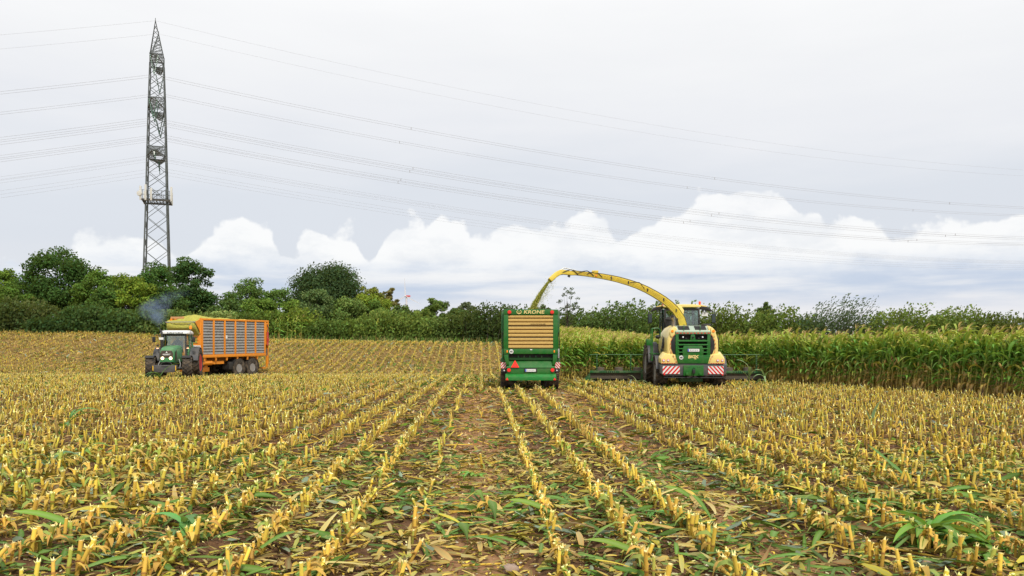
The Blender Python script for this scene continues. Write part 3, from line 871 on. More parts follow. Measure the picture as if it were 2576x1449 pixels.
def make_tree(name, label, px0, px1, pyt, Yd, col, n=9000, leaf=.26, clumps=60, crown=.72, shape='oak', group=None, seed=0, airy=1.0, zbase=None, cat='tree', wind=.25, thin=1.0, limbs=26):
    n = int(n * 1.2); leaf *= .90
    rg = np.random.default_rng(1000 + seed)
    a = W(px0, pyt, Yd); b = W(px1, pyt, Yd); xc = (a.x + b.x) / 2; rx = (b.x - a.x) / 2
    zg = float(zt(xc, Yd)) if zbase is None else zbase; H = a.z - zg
    root = empty(name, (xc, Yd, zg - .05)); tag(root, label, cat, group)
    hc = H * min(.97, crown + .13); z0 = H - hc; rz = hc / 2; zc = z0 + rz; ry = rx * .9
    cs = np.array(col) * 2.15
    # clump centres
    m = clumps; dirs = unit(rg.normal(0, 1, (m, 3)))
    rad = rg.uniform(.45, .98, m) ** .6 if shape != 'dome' else rg.uniform(.78, 1.0, m)
    cen = dirs * rad[:, None] * np.array([rx * .86, ry * .86, rz * .86]) + np.array([0, 0, zc])
    if shape == 'dome': cen[:, 2] = np.where(cen[:, 2] < zc, zc - (zc - cen[:, 2]) * .95, cen[:, 2])
    cr = rg.uniform(.16, .30, m) * min(rx, rz) * (1.5 if shape == 'dome' else 1.08) * airy
    # trunk and limbs
    mb = MB(); tr = max(.10, H * .022) * thin
    mb.tube([(0, 0, 0), (.05 * rx, 0, H * .22), (.02 * rx, .03 * rx, z0 + rz * .5), (0, 0, z0 + rz * 1.2)], [tr * 1.25, tr, tr * .6, tr * .2], 8)
    for i in rg.choice(m, min(m, limbs), replace=False):
        c = cen[i]; t = rg.uniform(.2, .8); s = np.array([0, 0, z0 * .75 + t * rz * .9]); s[2] = min(s[2], c[2] - .1 * H) if c[2] > z0 else s[2]
        s[2] = max(s[2], H * .12); mid = (s + c) / 2 + np.array([0, 0, -.05 * rz]) + rg.normal(0, .05 * rx, 3)
        mb.tube([s, mid, c], [tr * .42, tr * .25, tr * .08], 5)
    mb.build('trunk', BARK, root)
    # leaves
    per = rg.multinomial(n, (cr ** 2) / (cr ** 2).sum()); ci = np.repeat(np.arange(m), per); N = len(ci)
    off = unit(rg.normal(0, 1, (N, 3))) * (rg.uniform(0, 1, N) ** .45)[:, None] * cr[ci][:, None] * np.array([1.15, 1.15, .75])
    P = cen[ci] + off; P[:, 0] += wind * np.clip(off[:, 2], 0, None)
    nr = unit(off * .6 + rg.normal(0, .55, (N, 3)) + np.array([0, 0, .35]))
    U = unit(np.cross(nr, rg.normal(0, 1, (N, 3)))); Vv = np.cross(nr, U)
    sz = leaf * rg.uniform(.6, 1.3, N); U = U * sz[:, None] * .62; Vv = Vv * sz[:, None] * .36
    cc = cs[None] * rg.uniform(.72, 1.28, m)[ci][:, None] * rg.uniform(.75, 1.3, N)[:, None]
    cc[:, 0] *= rg.uniform(.85, 1.3, N)
    link('crown', npmesh('crown', *quads_at(P, U, Vv, cc)), LEAF, root)
    return root


def make_bush(name, label, px0, px1, pyt, Yd, col, n=7000, seed=0, leaf=.24, wispy=1.0, group='hedge bushes along the field edge', zbase=None, wind=.35, cat='bush'):
    """hedge shrub: many upright shoots from a broad base, tips blown to the right"""
    rg = np.random.default_rng(3000 + seed)
    a = W(px0, pyt, Yd); b = W(px1, pyt, Yd); xc = (a.x + b.x) / 2; rx = (b.x - a.x) / 2
    zg = float(zt(xc, Yd)) if zbase is None else zbase; H = a.z - zg
    root = empty(name, (xc, Yd, zg - .05)); tag(root, label, cat, group)
    ns = 120; k = max(8, n // ns)
    bx = rg.uniform(-1, 1, ns) * rx * .8; by = rg.uniform(-1, 1, ns) * min(1.6, rx * .8)
    hh = H * (1 - .50 * np.abs(bx / rx) ** 2.0) * rg.uniform(.50, 1.02, ns)
    out = rg.normal(0, .10, ns) + bx / rx * .22; oy = rg.normal(-.05, .16, ns)
    t = rg.uniform(.03, 1, (ns, k)) ** .85
    def at(t, i):
        h = hh[i]; x = bx[i] + out[i] * h * t + wind * h * t ** 3 * .55; y = by[i] + oy[i] * h * t; return np.stack([x, y, h * t * (1 - .06 * t)], -1)
    ii = np.repeat(np.arange(ns)[:, None], k, 1).ravel(); tt = t.ravel()
    P = at(tt, ii); Dn = unit(at(np.minimum(tt + .05, 1.05), ii) - at(tt, ii)); N = len(P)
    spread = np.interp(tt, [0, .6, .92, 1], [.62, .58, .27, .07]) * rx * .42
    off = rg.normal(0, 1, (N, 3)) * spread[:, None] * np.array([1, .8, .65]); P = P + off; P[:, 2] = np.clip(P[:, 2], .05, None)
    dr = unit(Dn * wispy + rg.normal(0, .75, (N, 3)) + np.array([wind * .8, 0, .1])); sd = unit(np.cross(dr, rg.normal(0, 1, (N, 3))))
    sz = leaf * rg.uniform(.6, 1.35, N)
    cs = np.array(col) * 2.15; cl = rg.uniform(.7, 1.25, ns)[ii]
    cc = cs[None] * cl[:, None] * rg.uniform(.75, 1.3, N)[:, None]; cc[:, 0] *= rg.uniform(.85, 1.3, N)
    link('crown', npmesh('crown', *quads_at(P, dr * sz[:, None] * .58, sd * sz[:, None] * (.38 if cat == 'bush' else .24), cc)), LEAF, root)
    mb = MB()
    for i in range(0, ns, 4):
        pts = [at(np.array(q), np.array(i)) for q in (0, .35, .7, .95)]; mb.tube([tuple(p) for p in pts], [.045, .03, .02, .008], 4)
    mb.build('trunk', BARK, root)
    return root


DK, MD, YG, WL = (.022, .050, .011), (.040, .085, .014), (.072, .112, .013), (.065, .098, .026)
OL, BR = (.085, .11, .016), (.075, .070, .025)
TG = 'trees rising behind the hedge'
make_tree('field_tree', 'light green tree cut off by the left picture edge', -60, 52, 660, 100, (.06, .11, .015), 8000, .30, 60, seed=1, group=TG)
make_tree('field_tree', 'tall dark spreading tree at the left with visible trunk', 42, 245, 612, 95, DK, 15000, .30, 120, .80, seed=2, group=TG, airy=.95)
make_tree('field_tree', 'mid green tree leaning against the tall dark left tree', 185, 312, 670, 93, (.045, .085, .014), 9500, .28, 60, .8, seed=3, group=TG)
make_tree('field_tree', 'bright yellow-green tree left of the pylon foot', 262, 392, 684, 90, YG, 9000, .28, 70, .8, seed=4, group=TG)
make_tree('field_tree', 'dark tree covering the foot of the pylon', 312, 462, 652, 102, (.026, .062, .013), 12000, .30, 90, .85, seed=5, group=TG)
make_tree('field_tree', 'tall dark tree just right of the pylon', 418, 546, 636, 97, (.022, .050, .014), 13000, .30, 90, .88, seed=6, group=TG)
make_tree('field_tree', 'airy two-lobed green tree above the orange wagon', 552, 690, 692, 100, (.045, .085, .02), 7000, .26, 60, .8, seed=7, group=TG, airy=.9)
make_tree('field_tree', 'small loose green tree left of the big dome-shaped tree', 640, 752, 710, 102, (.05, .095, .02), 5500, .26, 50, .8, seed=8, group=TG, airy=.9)
make_tree('dome_tree', 'large very dark dome-shaped tree, tallest right of the pylon', 730, 912, 656, 112, (.018, .036, .013), 27000, .30, 230, .95, 'dome', seed=9, group=TG)
make_tree('field_tree', 'yellowish tree peeping out right of the dome-shaped tree', 890, 976, 704, 108, (.095, .115, .018), 6500, .28, 50, .8, seed=10, group=TG)
make_tree('field_tree', 'brownish thin tree at the right end of the tree group', 948, 1010, 704, 105, BR, 4500, .26, 40, .8, seed=11, group=TG, airy=.9)
make_tree('round_tree', 'rounded grey-green tree in front of the dome-shaped tree', 752, 838, 719, 92, (.050, .082, .028), 9000, .22, 90, .95, 'dome', seed=12, group=TG)
make_tree('round_tree', 'low rounded tree right in front of the dark dome tree', 828, 922, 746, 92, (.058, .092, .022), 9000, .22, 80, .95, 'dome', seed=13, group=TG)
make_tree('field_tree', 'yellow-green spreading tree below the thin brownish tree', 885, 990, 722, 96, (.085, .118, .014), 8500, .26, 70, .85, seed=14, group=TG)
make_tree('field_tree', 'small round tree right of the wind turbine', 1055, 1135, 740, 112, (.045, .075, .016), 6000, .28, 50, .85, seed=15, group=TG)
make_tree('field_tree', 'distant greyish tree left of the green wagon', 1145, 1205, 750, 150, (.055, .075, .04), 4500, .32, 40, .9, seed=16, group=TG)
make_tree('field_tree', 'distant tree top showing over the green wagon', 1335, 1402, 758, 140, (.045, .065, .032), 4500, .32, 40, .9, seed=17, group=TG)
make_tree('sapling', 'slender sapling with sparse leaves right of the green wagon', 1394, 1460, 706, 84, (.022, .038, .012), 1000, .15, 34, .62, seed=18, airy=.72, wind=.5, thin=.55, limbs=14)
make_tree('field_tree', 'round tree top above the hedge right of the harvester', 1888, 1954, 752, 120, (.035, .06, .016), 5500, .28, 50, .9, seed=19, group=TG)
make_tree('field_tree', 'dull distant tree at the far right edge of the hedge', 2540, 2620, 776, 125, (.05, .065, .02), 4000, .3, 40, .9, seed=20, group=TG)

FILL = [(-40, 90, 705, 90, (.045, .085, .014), 'green tree filling the gap below the left edge tree'), (215, 300, 715, 88, (.040, .078, .016), 'green tree low between the left tree and yellow-green one'),
        (360, 470, 712, 92, (.030, .062, .014), 'dark tree below the pylon above the exhaust smoke'), (528, 610, 748, 92, (.042, .075, .020), 'low grey-green tree right of the tall pylon-side tree'),
        (600, 705, 742, 93, (.055, .098, .016), 'fresh green tree low above the orange wagon roof line'), (690, 775, 752, 93, (.060, .100, .016), 'light green tree left below the dark dome tree'),
        (895, 985, 752, 94, (.050, .088, .016), 'mid green tree right below the dark dome tree'), (965, 1050, 758, 95, (.042, .070, .018), 'olive tree directly left of the wind turbine'),
        (1020, 1090, 768, 96, (.055, .088, .018), 'light olive tree just below the wind turbine'), (1120, 1190, 766, 98, (.040, .068, .018), 'low tree under the distant greyish tree')]
for i, (a, b, t, Yd, c, lab) in enumerate(FILL):
    make_tree('field_tree', lab, a, b, t, Yd, c, 6500, .26, 60, .95, seed=60 + i, group=TG)

BUSH = [  # px0, px1, top, depth, colour, label, wispy, seed extras
    (-70, 40, 738, 78, (.040, .062, .024), 'grey-green bush at the left picture edge'),
    (15, 118, 726, 80, (.050, .068, .026), 'tall grey willow bush under the tall dark left tree'),
    (95, 185, 772, 78, (.022, .046, .017), 'low dark bush below the trunk of the tall left tree'),
    (160, 262, 748, 79, (.028, .056, .020), 'dark leafy bush between the left tree and the yellow-green one'),
    (245, 330, 756, 79, (.026, .052, .018), 'dark bush left of the exhaust smoke'),
    (300, 400, 742, 80, (.034, .062, .022), 'broad dark bush behind the exhaust smoke'),
    (375, 470, 762, 80, (.050, .078, .026), 'bush directly behind the tractor cab'),
    (450, 548, 762, 82, (.062, .086, .030), 'pale willow bush behind the front of the orange wagon'),
    (520, 600, 756, 83, (.078, .102, .038), 'yellowish willow bush above the middle of the orange wagon'),
    (580, 652, 772, 83, (.052, .088, .022), 'green bush above the rear half of the orange wagon'),
    (636, 720, 760, 84, (.060, .100, .020), 'fresh green bush at the rear of the orange wagon'),
    (700, 790, 768, 85, (.072, .108, .020), 'light green bush right behind the stray corn plants'),
    (775, 862, 792, 84, (.040, .070, .018), 'low dark bush below the rounded tree'),
    (845, 930, 782, 85, (.050, .080, .018), 'bush below the low rounded tree'),
    (915, 1000, 762, 86, (.062, .094, .024), 'grey-green bush behind the lone corn plant'),
    (985, 1072, 766, 86, (.058, .088, .022), 'willow bush below the wind turbine'),
    (1050, 1135, 772, 87, (.046, .074, .022), 'bush below the small round tree'),
    (1115, 1195, 768, 87, (.050, .076, .024), 'bush second to the left of the green wagon'),
    (1175, 1262, 752, 86, (.030, .050, .018), 'dark windswept bush just left of the green wagon'),
    (1240, 1330, 750, 87, (.036, .058, .020), 'dark bush half hidden by the left side of the green wagon'),
    (1318, 1420, 775, 88, (.036, .058, .020), 'bush hidden behind the top of the green wagon'),
    (1400, 1490, 768, 88, (.040, .068, .022), 'dark bush below the slender sapling'),
    (1470, 1560, 762, 89, (.038, .064, .020), 'dark willow bush under the bend of the spout'),
    (1540, 1630, 744, 89, (.034, .058, .018), 'tallest dark bush below the middle of the spout'),
    (1610, 1690, 746, 89, (.042, .068, .020), 'windswept bush left of the harvester cab'),
    (1670, 1760, 762, 90, (.048, .074, .020), 'bush behind the harvester cab'),
    (1760, 1850, 758, 90, (.066, .096, .022), 'light green bush right of the harvester cab'),
    (1832, 1920, 766, 90, (.060, .090, .022), 'green bush below the round tree top on the right'),
    (1900, 2000, 772, 91, (.058, .088, .020), 'bush right of the round tree top'),
    (1975, 2062, 786, 91, (.040, .066, .040), 'bluish teal bush left of the windswept poplars'),
    (2160, 2250, 772, 91, (.060, .088, .020), 'bush just right of the windswept poplars'),
    (2232, 2320, 768, 92, (.058, .084, .020), 'second hedge bush right of the windswept poplars'),
    (2300, 2385, 778, 92, (.050, .076, .018), 'third hedge bush right of the windswept poplars'),
    (2365, 2450, 778, 93, (.046, .070, .018), 'dark hedge bush above the right corn tassels'),
    (2430, 2520, 782, 93, (.056, .080, .020), 'hedge bush second from the right picture edge'),
    (2500, 2600, 788, 94, (.050, .072, .018), 'hedge bush at the right picture edge'),
]
for i, (a, b, t, Yd, c, lab) in enumerate(BUSH):
    make_bush('hedge_bush', lab, a - 8, b + 8, t - 4 + (20 if i < 8 else 13 if i < 18 else 0 if i < 26 else -6) + (i * 37 % 11 - 5) * 2.2, Yd, tuple(q * (.72 + .62 * (i * 53 % 17) / 16) * (1.0, 1.0, .8)[j] for j, q in enumerate(c)), 6200 if i < 21 else 8200, seed=i)
make_bush('windswept_poplar', 'left of two thin windswept poplars bending over the hedge', 2018, 2110, 728, 90, (.026, .044, .018), 3600, 71, .24, 2.2, 'windswept poplars in the hedge', wind=.62, cat='tree')
make_bush('windswept_poplar', 'right of two thin windswept poplars bending over the hedge', 2082, 2162, 730, 90.5, (.024, .042, .020), 3600, 72, .24, 2.2, 'windswept poplars in the hedge', wind=.62, cat='tree')


def verge():
    """tall grass and weeds along the foot of the hedge"""
    rg = np.random.default_rng(8); n = 11000
    x = rg.uniform(-58, 6, n); y = np.interp(x, [-60, -30, 0, 20], [77.3, 80.5, 84.2, 86]) + rg.uniform(-.4, 2.6, n)
    T = []
    for c in ((.10, .17, .03), (.20, .20, .06), (.30, .22, .09), (.06, .13, .03), (.16, .30, .04)):
        T.append(strip_leaf(rg, .5, .05, (.2, .1, 1), .9, .7, 2, c, c, rib=False))
    V, Q, C = scatter(T, rg.integers(0, 5, n), np.stack([x, y, gz(x, y)], 1), rotm(rg.uniform(0, 6.28, n), rg.normal(0, .2, n), rg.normal(.1, .2, n), rg.uniform(.5, 1.7, n)), np.repeat(rg.uniform(.6, 1.2, n)[:, None], 3, 1))
    tag(link('verge_grass', npmesh('verge_grass', V, Q, C), LITT), 'rough grass strip along the foot of the hedge', 'grass', kind='stuff')


verge()


# ------------------------------------------------------------------ pylon
PY = (-66.8, 150.0); PDIR = Vector((-.33, .944, 0)).normalized(); LDIR = Vector((.944, .33, 0)).normalized()


def build_pylon():
    zb = 0.0; zf = float(zt(*PY)) - .1; root = empty('electricity_pylon', (PY[0], PY[1], zb)); tag(root, 'tall steel lattice electricity pylon rising behind the left trees', 'pylon')
    def half(z): return float(np.interp(z, [0, 15, 28, 36, 45, 53.5, 56], [3.0, 2.12, 1.78, 1.62, 1.42, 1.18, 1.08]))
    def C(z, i):
        s, t = ((-1, -1), (1, -1), (1, 1), (-1, 1))[i]; h = half(z); return tuple(LDIR * h * s + PDIR * h * t + Vector((0, 0, z)))
    G = GALV
    for i in range(4):
        MB().tube([C(z, i) for z in (zf, 15, 28, 36, 45, 53.5)], [.17, .16, .15, .14, .12, .10], 4).build('leg', G, root, smooth=False)
    zs = [zf, 6.5, 10.5, 15, 18.4, 21.7, 24.9, 28, 30.7, 33.4, 36.1, 38.4, 40.7, 42.9, 45, 47.1, 49.2, 51.3, 53.5]
    for k in range(len(zs) - 1):
        for i in range(4):
            j = (i + 1) % 4
            MB().beam(C(zs[k], i), C(zs[k + 1], j), .085).build('brace', G, root, smooth=False)
            MB().beam(C(zs[k], j), C(zs[k + 1], i), .085).build('brace', G, root, smooth=False)
    for z in (15, 28, 36.1, 37.9, 45, 47.1, 53.5, 55.3):
        m = MB()
        for i in range(4): m.beam(C(z, i), C(z, (i + 1) % 4), .10)
        m.build('horizontal_frame', G, root, smooth=False)
    # cross arms, pointing towards and away from the camera
    for z, L, hh in ((53.5, 6.15, 1.8), (45.0, 8.0, 2.1), (36.1, 6.2, 1.8)):
        for s in (-1, 1):
            m = MB(); h = half(z); tip = PDIR * L * s + Vector((0, 0, z + .15))
            b = [LDIR * h * q + PDIR * h * s + Vector((0, 0, z)) for q in (-1, 1)]; t = [LDIR * h * q + PDIR * h * s + Vector((0, 0, z + hh)) for q in (-1, 1)]
            e = [tip + LDIR * .22 * q for q in (-1, 1)]
            for q in (0, 1): m.beam(b[q], e[q], .13); m.beam(t[q], e[q], .11)
            N = 7
            for k in range(N):
                f0, f1 = k / N, (k + 1) / N
                B0, B1 = [[b[q].lerp(e[q], f) for q in (0, 1)] for f in (f0, f1)]; T0 = [t[q].lerp(e[q], f0) for q in (0, 1)]
                m.beam(B0[0], B0[1], .10); m.beam(B0[k % 2], B1[1 - k % 2], .08)
                for q in (0, 1): m.beam(B0[q], T0[q], .06); m.beam(T0[q], B1[q], .06)
                m.beam(T0[0], T0[1], .06)
            m.beam(e[0], e[1], .12); m.build('cross_arm', G, root, smooth=False)
    # twin earth-wire peaks
    for s in (-1, 1):
        m = MB(); tip = PDIR * 3.35 * s + Vector((0, 0, 60.6 - zb)); N = 7
        base = [C(55.3, 0), C(55.3, 1), C(55.3, 2), C(55.3, 3)]; base = [Vector(p) for p in base]
        ed = [base[0], base[1], base[2], base[3]] if s > 0 else [base[0], base[1], base[2], base[3]]
        use = [ed[2], ed[3]] if s > 0 else [ed[0], ed[1]]; low = [Vector((0, 0, 0)) + LDIR * half(55) * q for q in (-1, 1)]
        low = [p + Vector((0, 0, 55.3)) for p in low]
        pts = use + low
        for p in pts: m.beam(p, tip, .10)
        for k in range(N):
            f0, f1 = k / N, (k + 1) / N
            for a_, b_ in ((0, 1), (1, 3), (3, 2), (2, 0)) if s > 0 else ((0, 1), (1, 3), (3, 2), (2, 0)):
                m.beam(pts[a_].lerp(tip, f0), pts[b_].lerp(tip, f1), .06)
        m.beam(tip, tip + Vector((0, 0, .5)), .08); m.build('earth_wire_peak', G, root, smooth=False)
    # mobile-phone antenna platform
    m = MB(); z = 27.7
    for s in (-1, 1):
        m.beam(tuple(LDIR * 2.3 * s - PDIR * 2.4 + Vector((0, 0, z))), tuple(LDIR * 2.3 * s + PDIR * 2.4 + Vector((0, 0, z))), .18, .3)
        m.beam(tuple(-LDIR * 2.45 + PDIR * 2.3 * s + Vector((0, 0, z + .05))), tuple(LDIR * 2.45 + PDIR * 2.3 * s + Vector((0, 0, z + .05))), .2, .34)
    for q in np.linspace(-2.1, 2.1, 9): m.beam(tuple(LDIR * q - PDIR * 2.3 + Vector((0, 0, z + .1))), tuple(LDIR * q + PDIR * 2.3 + Vector((0, 0, z + .1))), .1)
    m.build('antenna_platform', paint('dark_steel', (.03, .033, .034), .7, .3), root, smooth=False)
    m = MB()
    for s in (-1, 1):
        for zz in (28.7, 29.5):
            m.beam(tuple(-LDIR * 2.3 + PDIR * 2.3 * s + Vector((0, 0, zz))), tuple(LDIR * 2.3 + PDIR * 2.3 * s + Vector((0, 0, zz))), .07)
        for q in np.linspace(-2.3, 2.3, 8): m.beam(tuple(LDIR * q + PDIR * 2.3 * s + Vector((0, 0, z))), tuple(LDIR * q + PDIR * 2.3 * s + Vector((0, 0, 29.6 + .8 * (int(q * 3) % 2)))), .07)
    m.build('railing', G, root, smooth=False)
    ant = paint('antenna_cream', (.62, .61, .55), .5, .2)
    for q, s, h in ((-2.6, -1, 2.6), (-1.75, -1, 2.9), (-.8, -1, 2.3), (2.65, -1, 2.7), (2.4, 1, 2.4), (-2.4, 1, 2.5)):
        c = LDIR * q + PDIR * 2.5 * s + Vector((0, 0, 27.4 + h / 2 + .2)); MB().obox(c, (.34, .2, h)).build('antenna_panel', ant, root, bevel=.05)
    MB().lathe([(.01, -.12), (.45, -.08), (.5, .1), (.01, .14)], tuple(-LDIR * 2.8 - PDIR * 2.6 + Vector((0, 0, 28.8))), 'y', 14).build('dish_antenna', ant, root)
    m = MB()
    for q in (-.2, .2): m.beam(tuple(LDIR * (2.6 + q * .4) - PDIR * 2.4 + Vector((0, 0, 4))), tuple(LDIR * (2.0 + q * .4) - PDIR * 1.9 + Vector((0, 0, 27.6))), .05)
    for zz in np.arange(4.2, 27.4, .6):
        f = (zz - 4) / 23.6; m.obox(LDIR * (2.6 - .6 * f) - PDIR * (2.4 - .5 * f) + Vector((0, 0, zz)), (.3, .05, .05))
    m.build('ladder', G, root, smooth=False)
    # glass insulators
    ig = paint('insulator_glass', (.05, .13, .09), .15, .1)
    def ins(d, ztop, L, dx=0.0, r=.11):
        prof = []
        n = max(4, int(L / .3))
        for k in range(n): h = -L * k / n; prof += [(.05, h), (r, h - .05), (r, h - .13), (.05, h - .16)]
        m = MB(); 
        a = PDIR * d + LDIR * dx + Vector((0, 0, ztop)); b = PDIR * d + Vector((0, 0, ztop - L))
        m.tube([a + (b - a) * (k / (n * 2)) for k in range(n * 2 + 1)], [r if k % 2 else r * .55 for k in range(n * 2 + 1)], 8); m.build('insulator', ig, root)
    phases = []
    for d in (-5.9, 5.9):
        for dx in (-.7, .7): ins(d, 53.5, 3.6, dx)
        phases.append((d, 49.7))
    for d in (-7.6, -4.6, 4.6, 7.6):
        for dx in (-.7, .7): ins(d, 45, 3.4, dx)
        phases.append((d, 41.4))
    low = [(-6.0, 35.3), (-5.0, 34.9), (-4.0, 35.3), (-3.0, 34.9), (3.4, 34.9), (4.6, 34.5), (5.8, 34.1)]
    for d, z in low: ins(d, 36.2, 36.2 - z, 0, .09)
    return zb, phases, low


def build_wires():
    zb, phases, low = build_pylon()
    wm = paint('wire', (.33, .33, .34), .6, .1)
    def path(d, z, dz=0):
        base = Vector((PY[0], PY[1], 0)) + PDIR * d; pts = []
        for t in np.linspace(-120, 0, 13)[:-1]: pts.append(base + LDIR * t + Vector((0, 0, zb + z + dz + .24 * t + .00035 * t * t)))
        for t in np.linspace(0, 378, 33): pts.append(base + LDIR * t + Vector((0, 0, zb + z + dz - .1334 * t + .000353 * t * t)))
        return pts
    def line(label, d, z, bundle, r, grp):
        root = empty('power_line', (PY[0], PY[1], zb)); tag(root, label, 'power line', grp); off = Vector((-PY[0], -PY[1], -zb))
        for dz in ((.22, -.22) if bundle else (0,)):
            MB().tube([p + off for p in path(d, z, dz)], r, 5).build('wire', wm, root)
        if bundle:
            p = path(d, z)
            for k in (16, 22, 28, 34, 40): MB().obox(p[min(k, len(p) - 1)] + off, (.10, .10, .5)).build('spacer', wm, root)
    line('topmost thin earth wire hung from the near pylon peak', -3.35, 60.6 - zb, False, .013, 'overhead power lines')
    line('second thin earth wire hung from the far pylon peak', 3.35, 60.6 - zb, False, .013, 'overhead power lines')
    nm = ['higher twin cable of the top pylon arm', 'lower twin cable of the top pylon arm', 'highest twin cable of the middle pylon arm', 'second highest twin cable of the middle pylon arm',
          'third highest twin cable of the middle pylon arm', 'lowest twin cable of the middle pylon arm']
    for (d, z), lab in zip(phases, nm): line(lab, d, z, True, .020, 'overhead power lines')
    on = ['highest', 'second', 'third', 'fourth', 'fifth', 'sixth', 'lowest']
    for (d, z), o in zip(low, on): line(f'{o} of the seven thin cables on the lowest pylon arm', d, z, False, .013, 'overhead power lines')


build_wires()


def turbine():
    c = W(1022.5, 745, 2350); root = empty('wind_turbine', (c.x, c.y, 0)); tag(root, 'distant white wind turbine with red nacelle above the hedge', 'wind turbine')
    wm = paint('turbine_white', (.62, .62, .64), .4, .1); H = c.z
    MB().tube([(0, 0, 0), (0, 0, H - 2)], [4.5, 2.4], 12).build('tower', wm, root)
    MB().obox((3.5, 0, H), (16, 5, 5)).build('nacelle', paint('turbine_red', (.55, .09, .10), .4, .1), root, bevel=1.0)
    hub = Vector((-3, -3.5, H)); MB().ball(hub, 2.6).build('hub', wm, root)
    for ang in (92, 212, 332):
        a = R(ang); d = Vector((math.cos(a), 0, math.sin(a))); m = MB()
        m.sweep([hub + d * 1.5, hub + d * 12, hub + d * 30, hub + d * 54], [1.6, 3.0, 1.9, .5], [2, 1.2, .7, .3], (d.z, 0, -d.x)); m.build('blade', wm, root)


turbine()

# ------------------------------------------------------------------ machines: shared pieces
def lettering(parent, name, s, size, loc, rot, mat, shear=0.0, fat=0.0, align='CENTER', sx=1.0):
    cu = bpy.data.curves.new(name, 'FONT'); cu.body = s; cu.size = size; cu.shear = shear; cu.offset = fat; cu.extrude = .004
    cu.align_x = align; cu.align_y = 'CENTER'; cu.resolution_u = 3
    t = bpy.data.objects.new('tmp', cu); COL.objects.link(t)
    bpy.context.view_layer.update()
    me = bpy.data.meshes.new_from_object(t.evaluated_get(bpy.context.evaluated_depsgraph_get()))
    bpy.data.objects.remove(t); bpy.data.curves.remove(cu); me.name = name; me.materials.clear()
    o = link(name, me, mat, parent); o.location = loc; o.rotation_euler = rot; o.scale = (sx, 1, 1); return o


REAR = (R(90), 0, 0)            # reads from behind (-y)
FRONT = (R(90), 0, R(180))      # reads from the front (+y)


def wheel(parent, pos, r, w, rim_r, rim_mat, lugs=20, steer=0.0, ag=True, dish=.5):
    """axle along x; parts: tyre, rim"""
    root = empty('wheel', pos, steer, parent); h = w / 2
    m = MB(); c = r - .035 if ag else r
    m.lathe([(rim_r, -h * .82), (rim_r * 1.12, -h * .95), (r * .80, -h), (r * .93, -h * .96), (c * .985, -h * .80), (c, -h * .4), (c, h * .4), (c * .985, h * .80),
             (r * .93, h * .96), (r * .80, h), (rim_r * 1.12, h * .95), (rim_r, h * .82)], n=40)
    if ag:
        for k in range(lugs):
            for s in (-1, 1):
                a0 = 2 * math.pi * (k + (.5 if s > 0 else 0)) / lugs; n = 4; rings = []
                for i in range(n + 1):
                    f = i / n; x = s * (.02 + f * (h * .98)); a = a0 + f * .55 * (h / r) * 1.5; rr = r - (.05 if i == n else .0)
                    th = .028 / r * (1.0 + .4 * f); ring = []
                    for q, ra in ((-th, rr - .07), (-th * .7, rr), (th * .7, rr), (th, rr - .07)):
                        ring.append((x, ra * math.cos(a + q), ra * math.sin(a + q)))
                    rings.append(ring)
                m.loft(rings)
    else:
        for k in range(46):
            a = 2 * math.pi * k / 46
            for s in (-1, 1):
                M = Matrix.Rotation(a, 3, 'X'); m.obox(M @ Vector((s * h * .55, 0, r + .002)), (h * .8, .045, .03), M)
    m.build('tyre', RUB, root)
    m = MB()
    for s in (-1, 1):
        m.lathe([(rim_r * 1.06, s * h * .84), (rim_r * 1.02, s * h * .90), (rim_r * .92, s * h * .80), (rim_r * .82, s * h * dish), (rim_r * .45, s * h * (dish + .05)), (.12, s * h * (dish + .2)), (.001, s * h * (dish + .22))], n=32)
        for k in range(8):
            a = 2 * math.pi * k / 8; x = s * h * (dish + .06)
            m.cyl((x, rim_r * .32 * math.cos(a), rim_r * .32 * math.sin(a)), (x + s * .04, rim_r * .32 * math.cos(a), rim_r * .32 * math.sin(a)), .018, n=6)
    m.build('rim', rim_mat, root)
    return root


def fender(parent, name, cx, cy, cz, r, w, a0, a1, mat, th=.03):
    """curved mudguard over a wheel (angles measured from +y, up)"""
    m = MB(); n = 10; rings = []
    for i in range(n + 1):
        a = R(a0 + (a1 - a0) * i / n); c, s = math.cos(a), math.sin(a)
        rings.append([(cx + u * w / 2, cy + c * q, cz + s * q) for u, q in ((-1, r), (1, r), (1, r + th), (-1, r + th))])
    m.loft(rings); return m.build(name, mat, parent)


def stripes(parent, x0, x1, y, z0, z1, n=4, lean=1, name='warning_plate', front=-1):
    """red and white diagonal warning plate seen from behind"""
    o = MB().box(x0, x1, y, y + .02, z0, z1).build(name, WHITE, parent, label='red and white striped warning plate')
    m = MB(); w = (x1 - x0) / n; h = z1 - z0; sl = lean * h * .9
    for i in range(-2, n + 2):
        a = x0 + i * w; quad = [(a, z0), (a + w * .5, z0), (a + w * .5 + sl, z1), (a + sl, z1)]
        poly = quad
        for lim, sg in ((x0, 1), (x1, -1)):          # clip to the plate
            out = []
            for k in range(len(poly)):
                p, q = poly[k], poly[(k + 1) % len(poly)]; ip, iq = (p[0] - lim) * sg >= 0, (q[0] - lim) * sg >= 0
                if ip: out.append(p)
                if ip != iq:
                    t = (lim - p[0]) / (q[0] - p[0]); out.append((lim, p[1] + t * (q[1] - p[1])))
            poly = out
            if len(poly) < 3: break
        if len(poly) >= 3: m.prism(poly, y - .004, y - .001)
    m.build('red_stripe', REDP, o); return o


def disc(parent, name, x, y, z, r, mat, d=.03, axis='y', n=20, sgn=-1):
    return MB().lathe([(r, 0), (r, sgn * d * .6), (r * .85, sgn * d), (.001, sgn * d)], (x, y, z), axis, n).build(name, mat, parent)


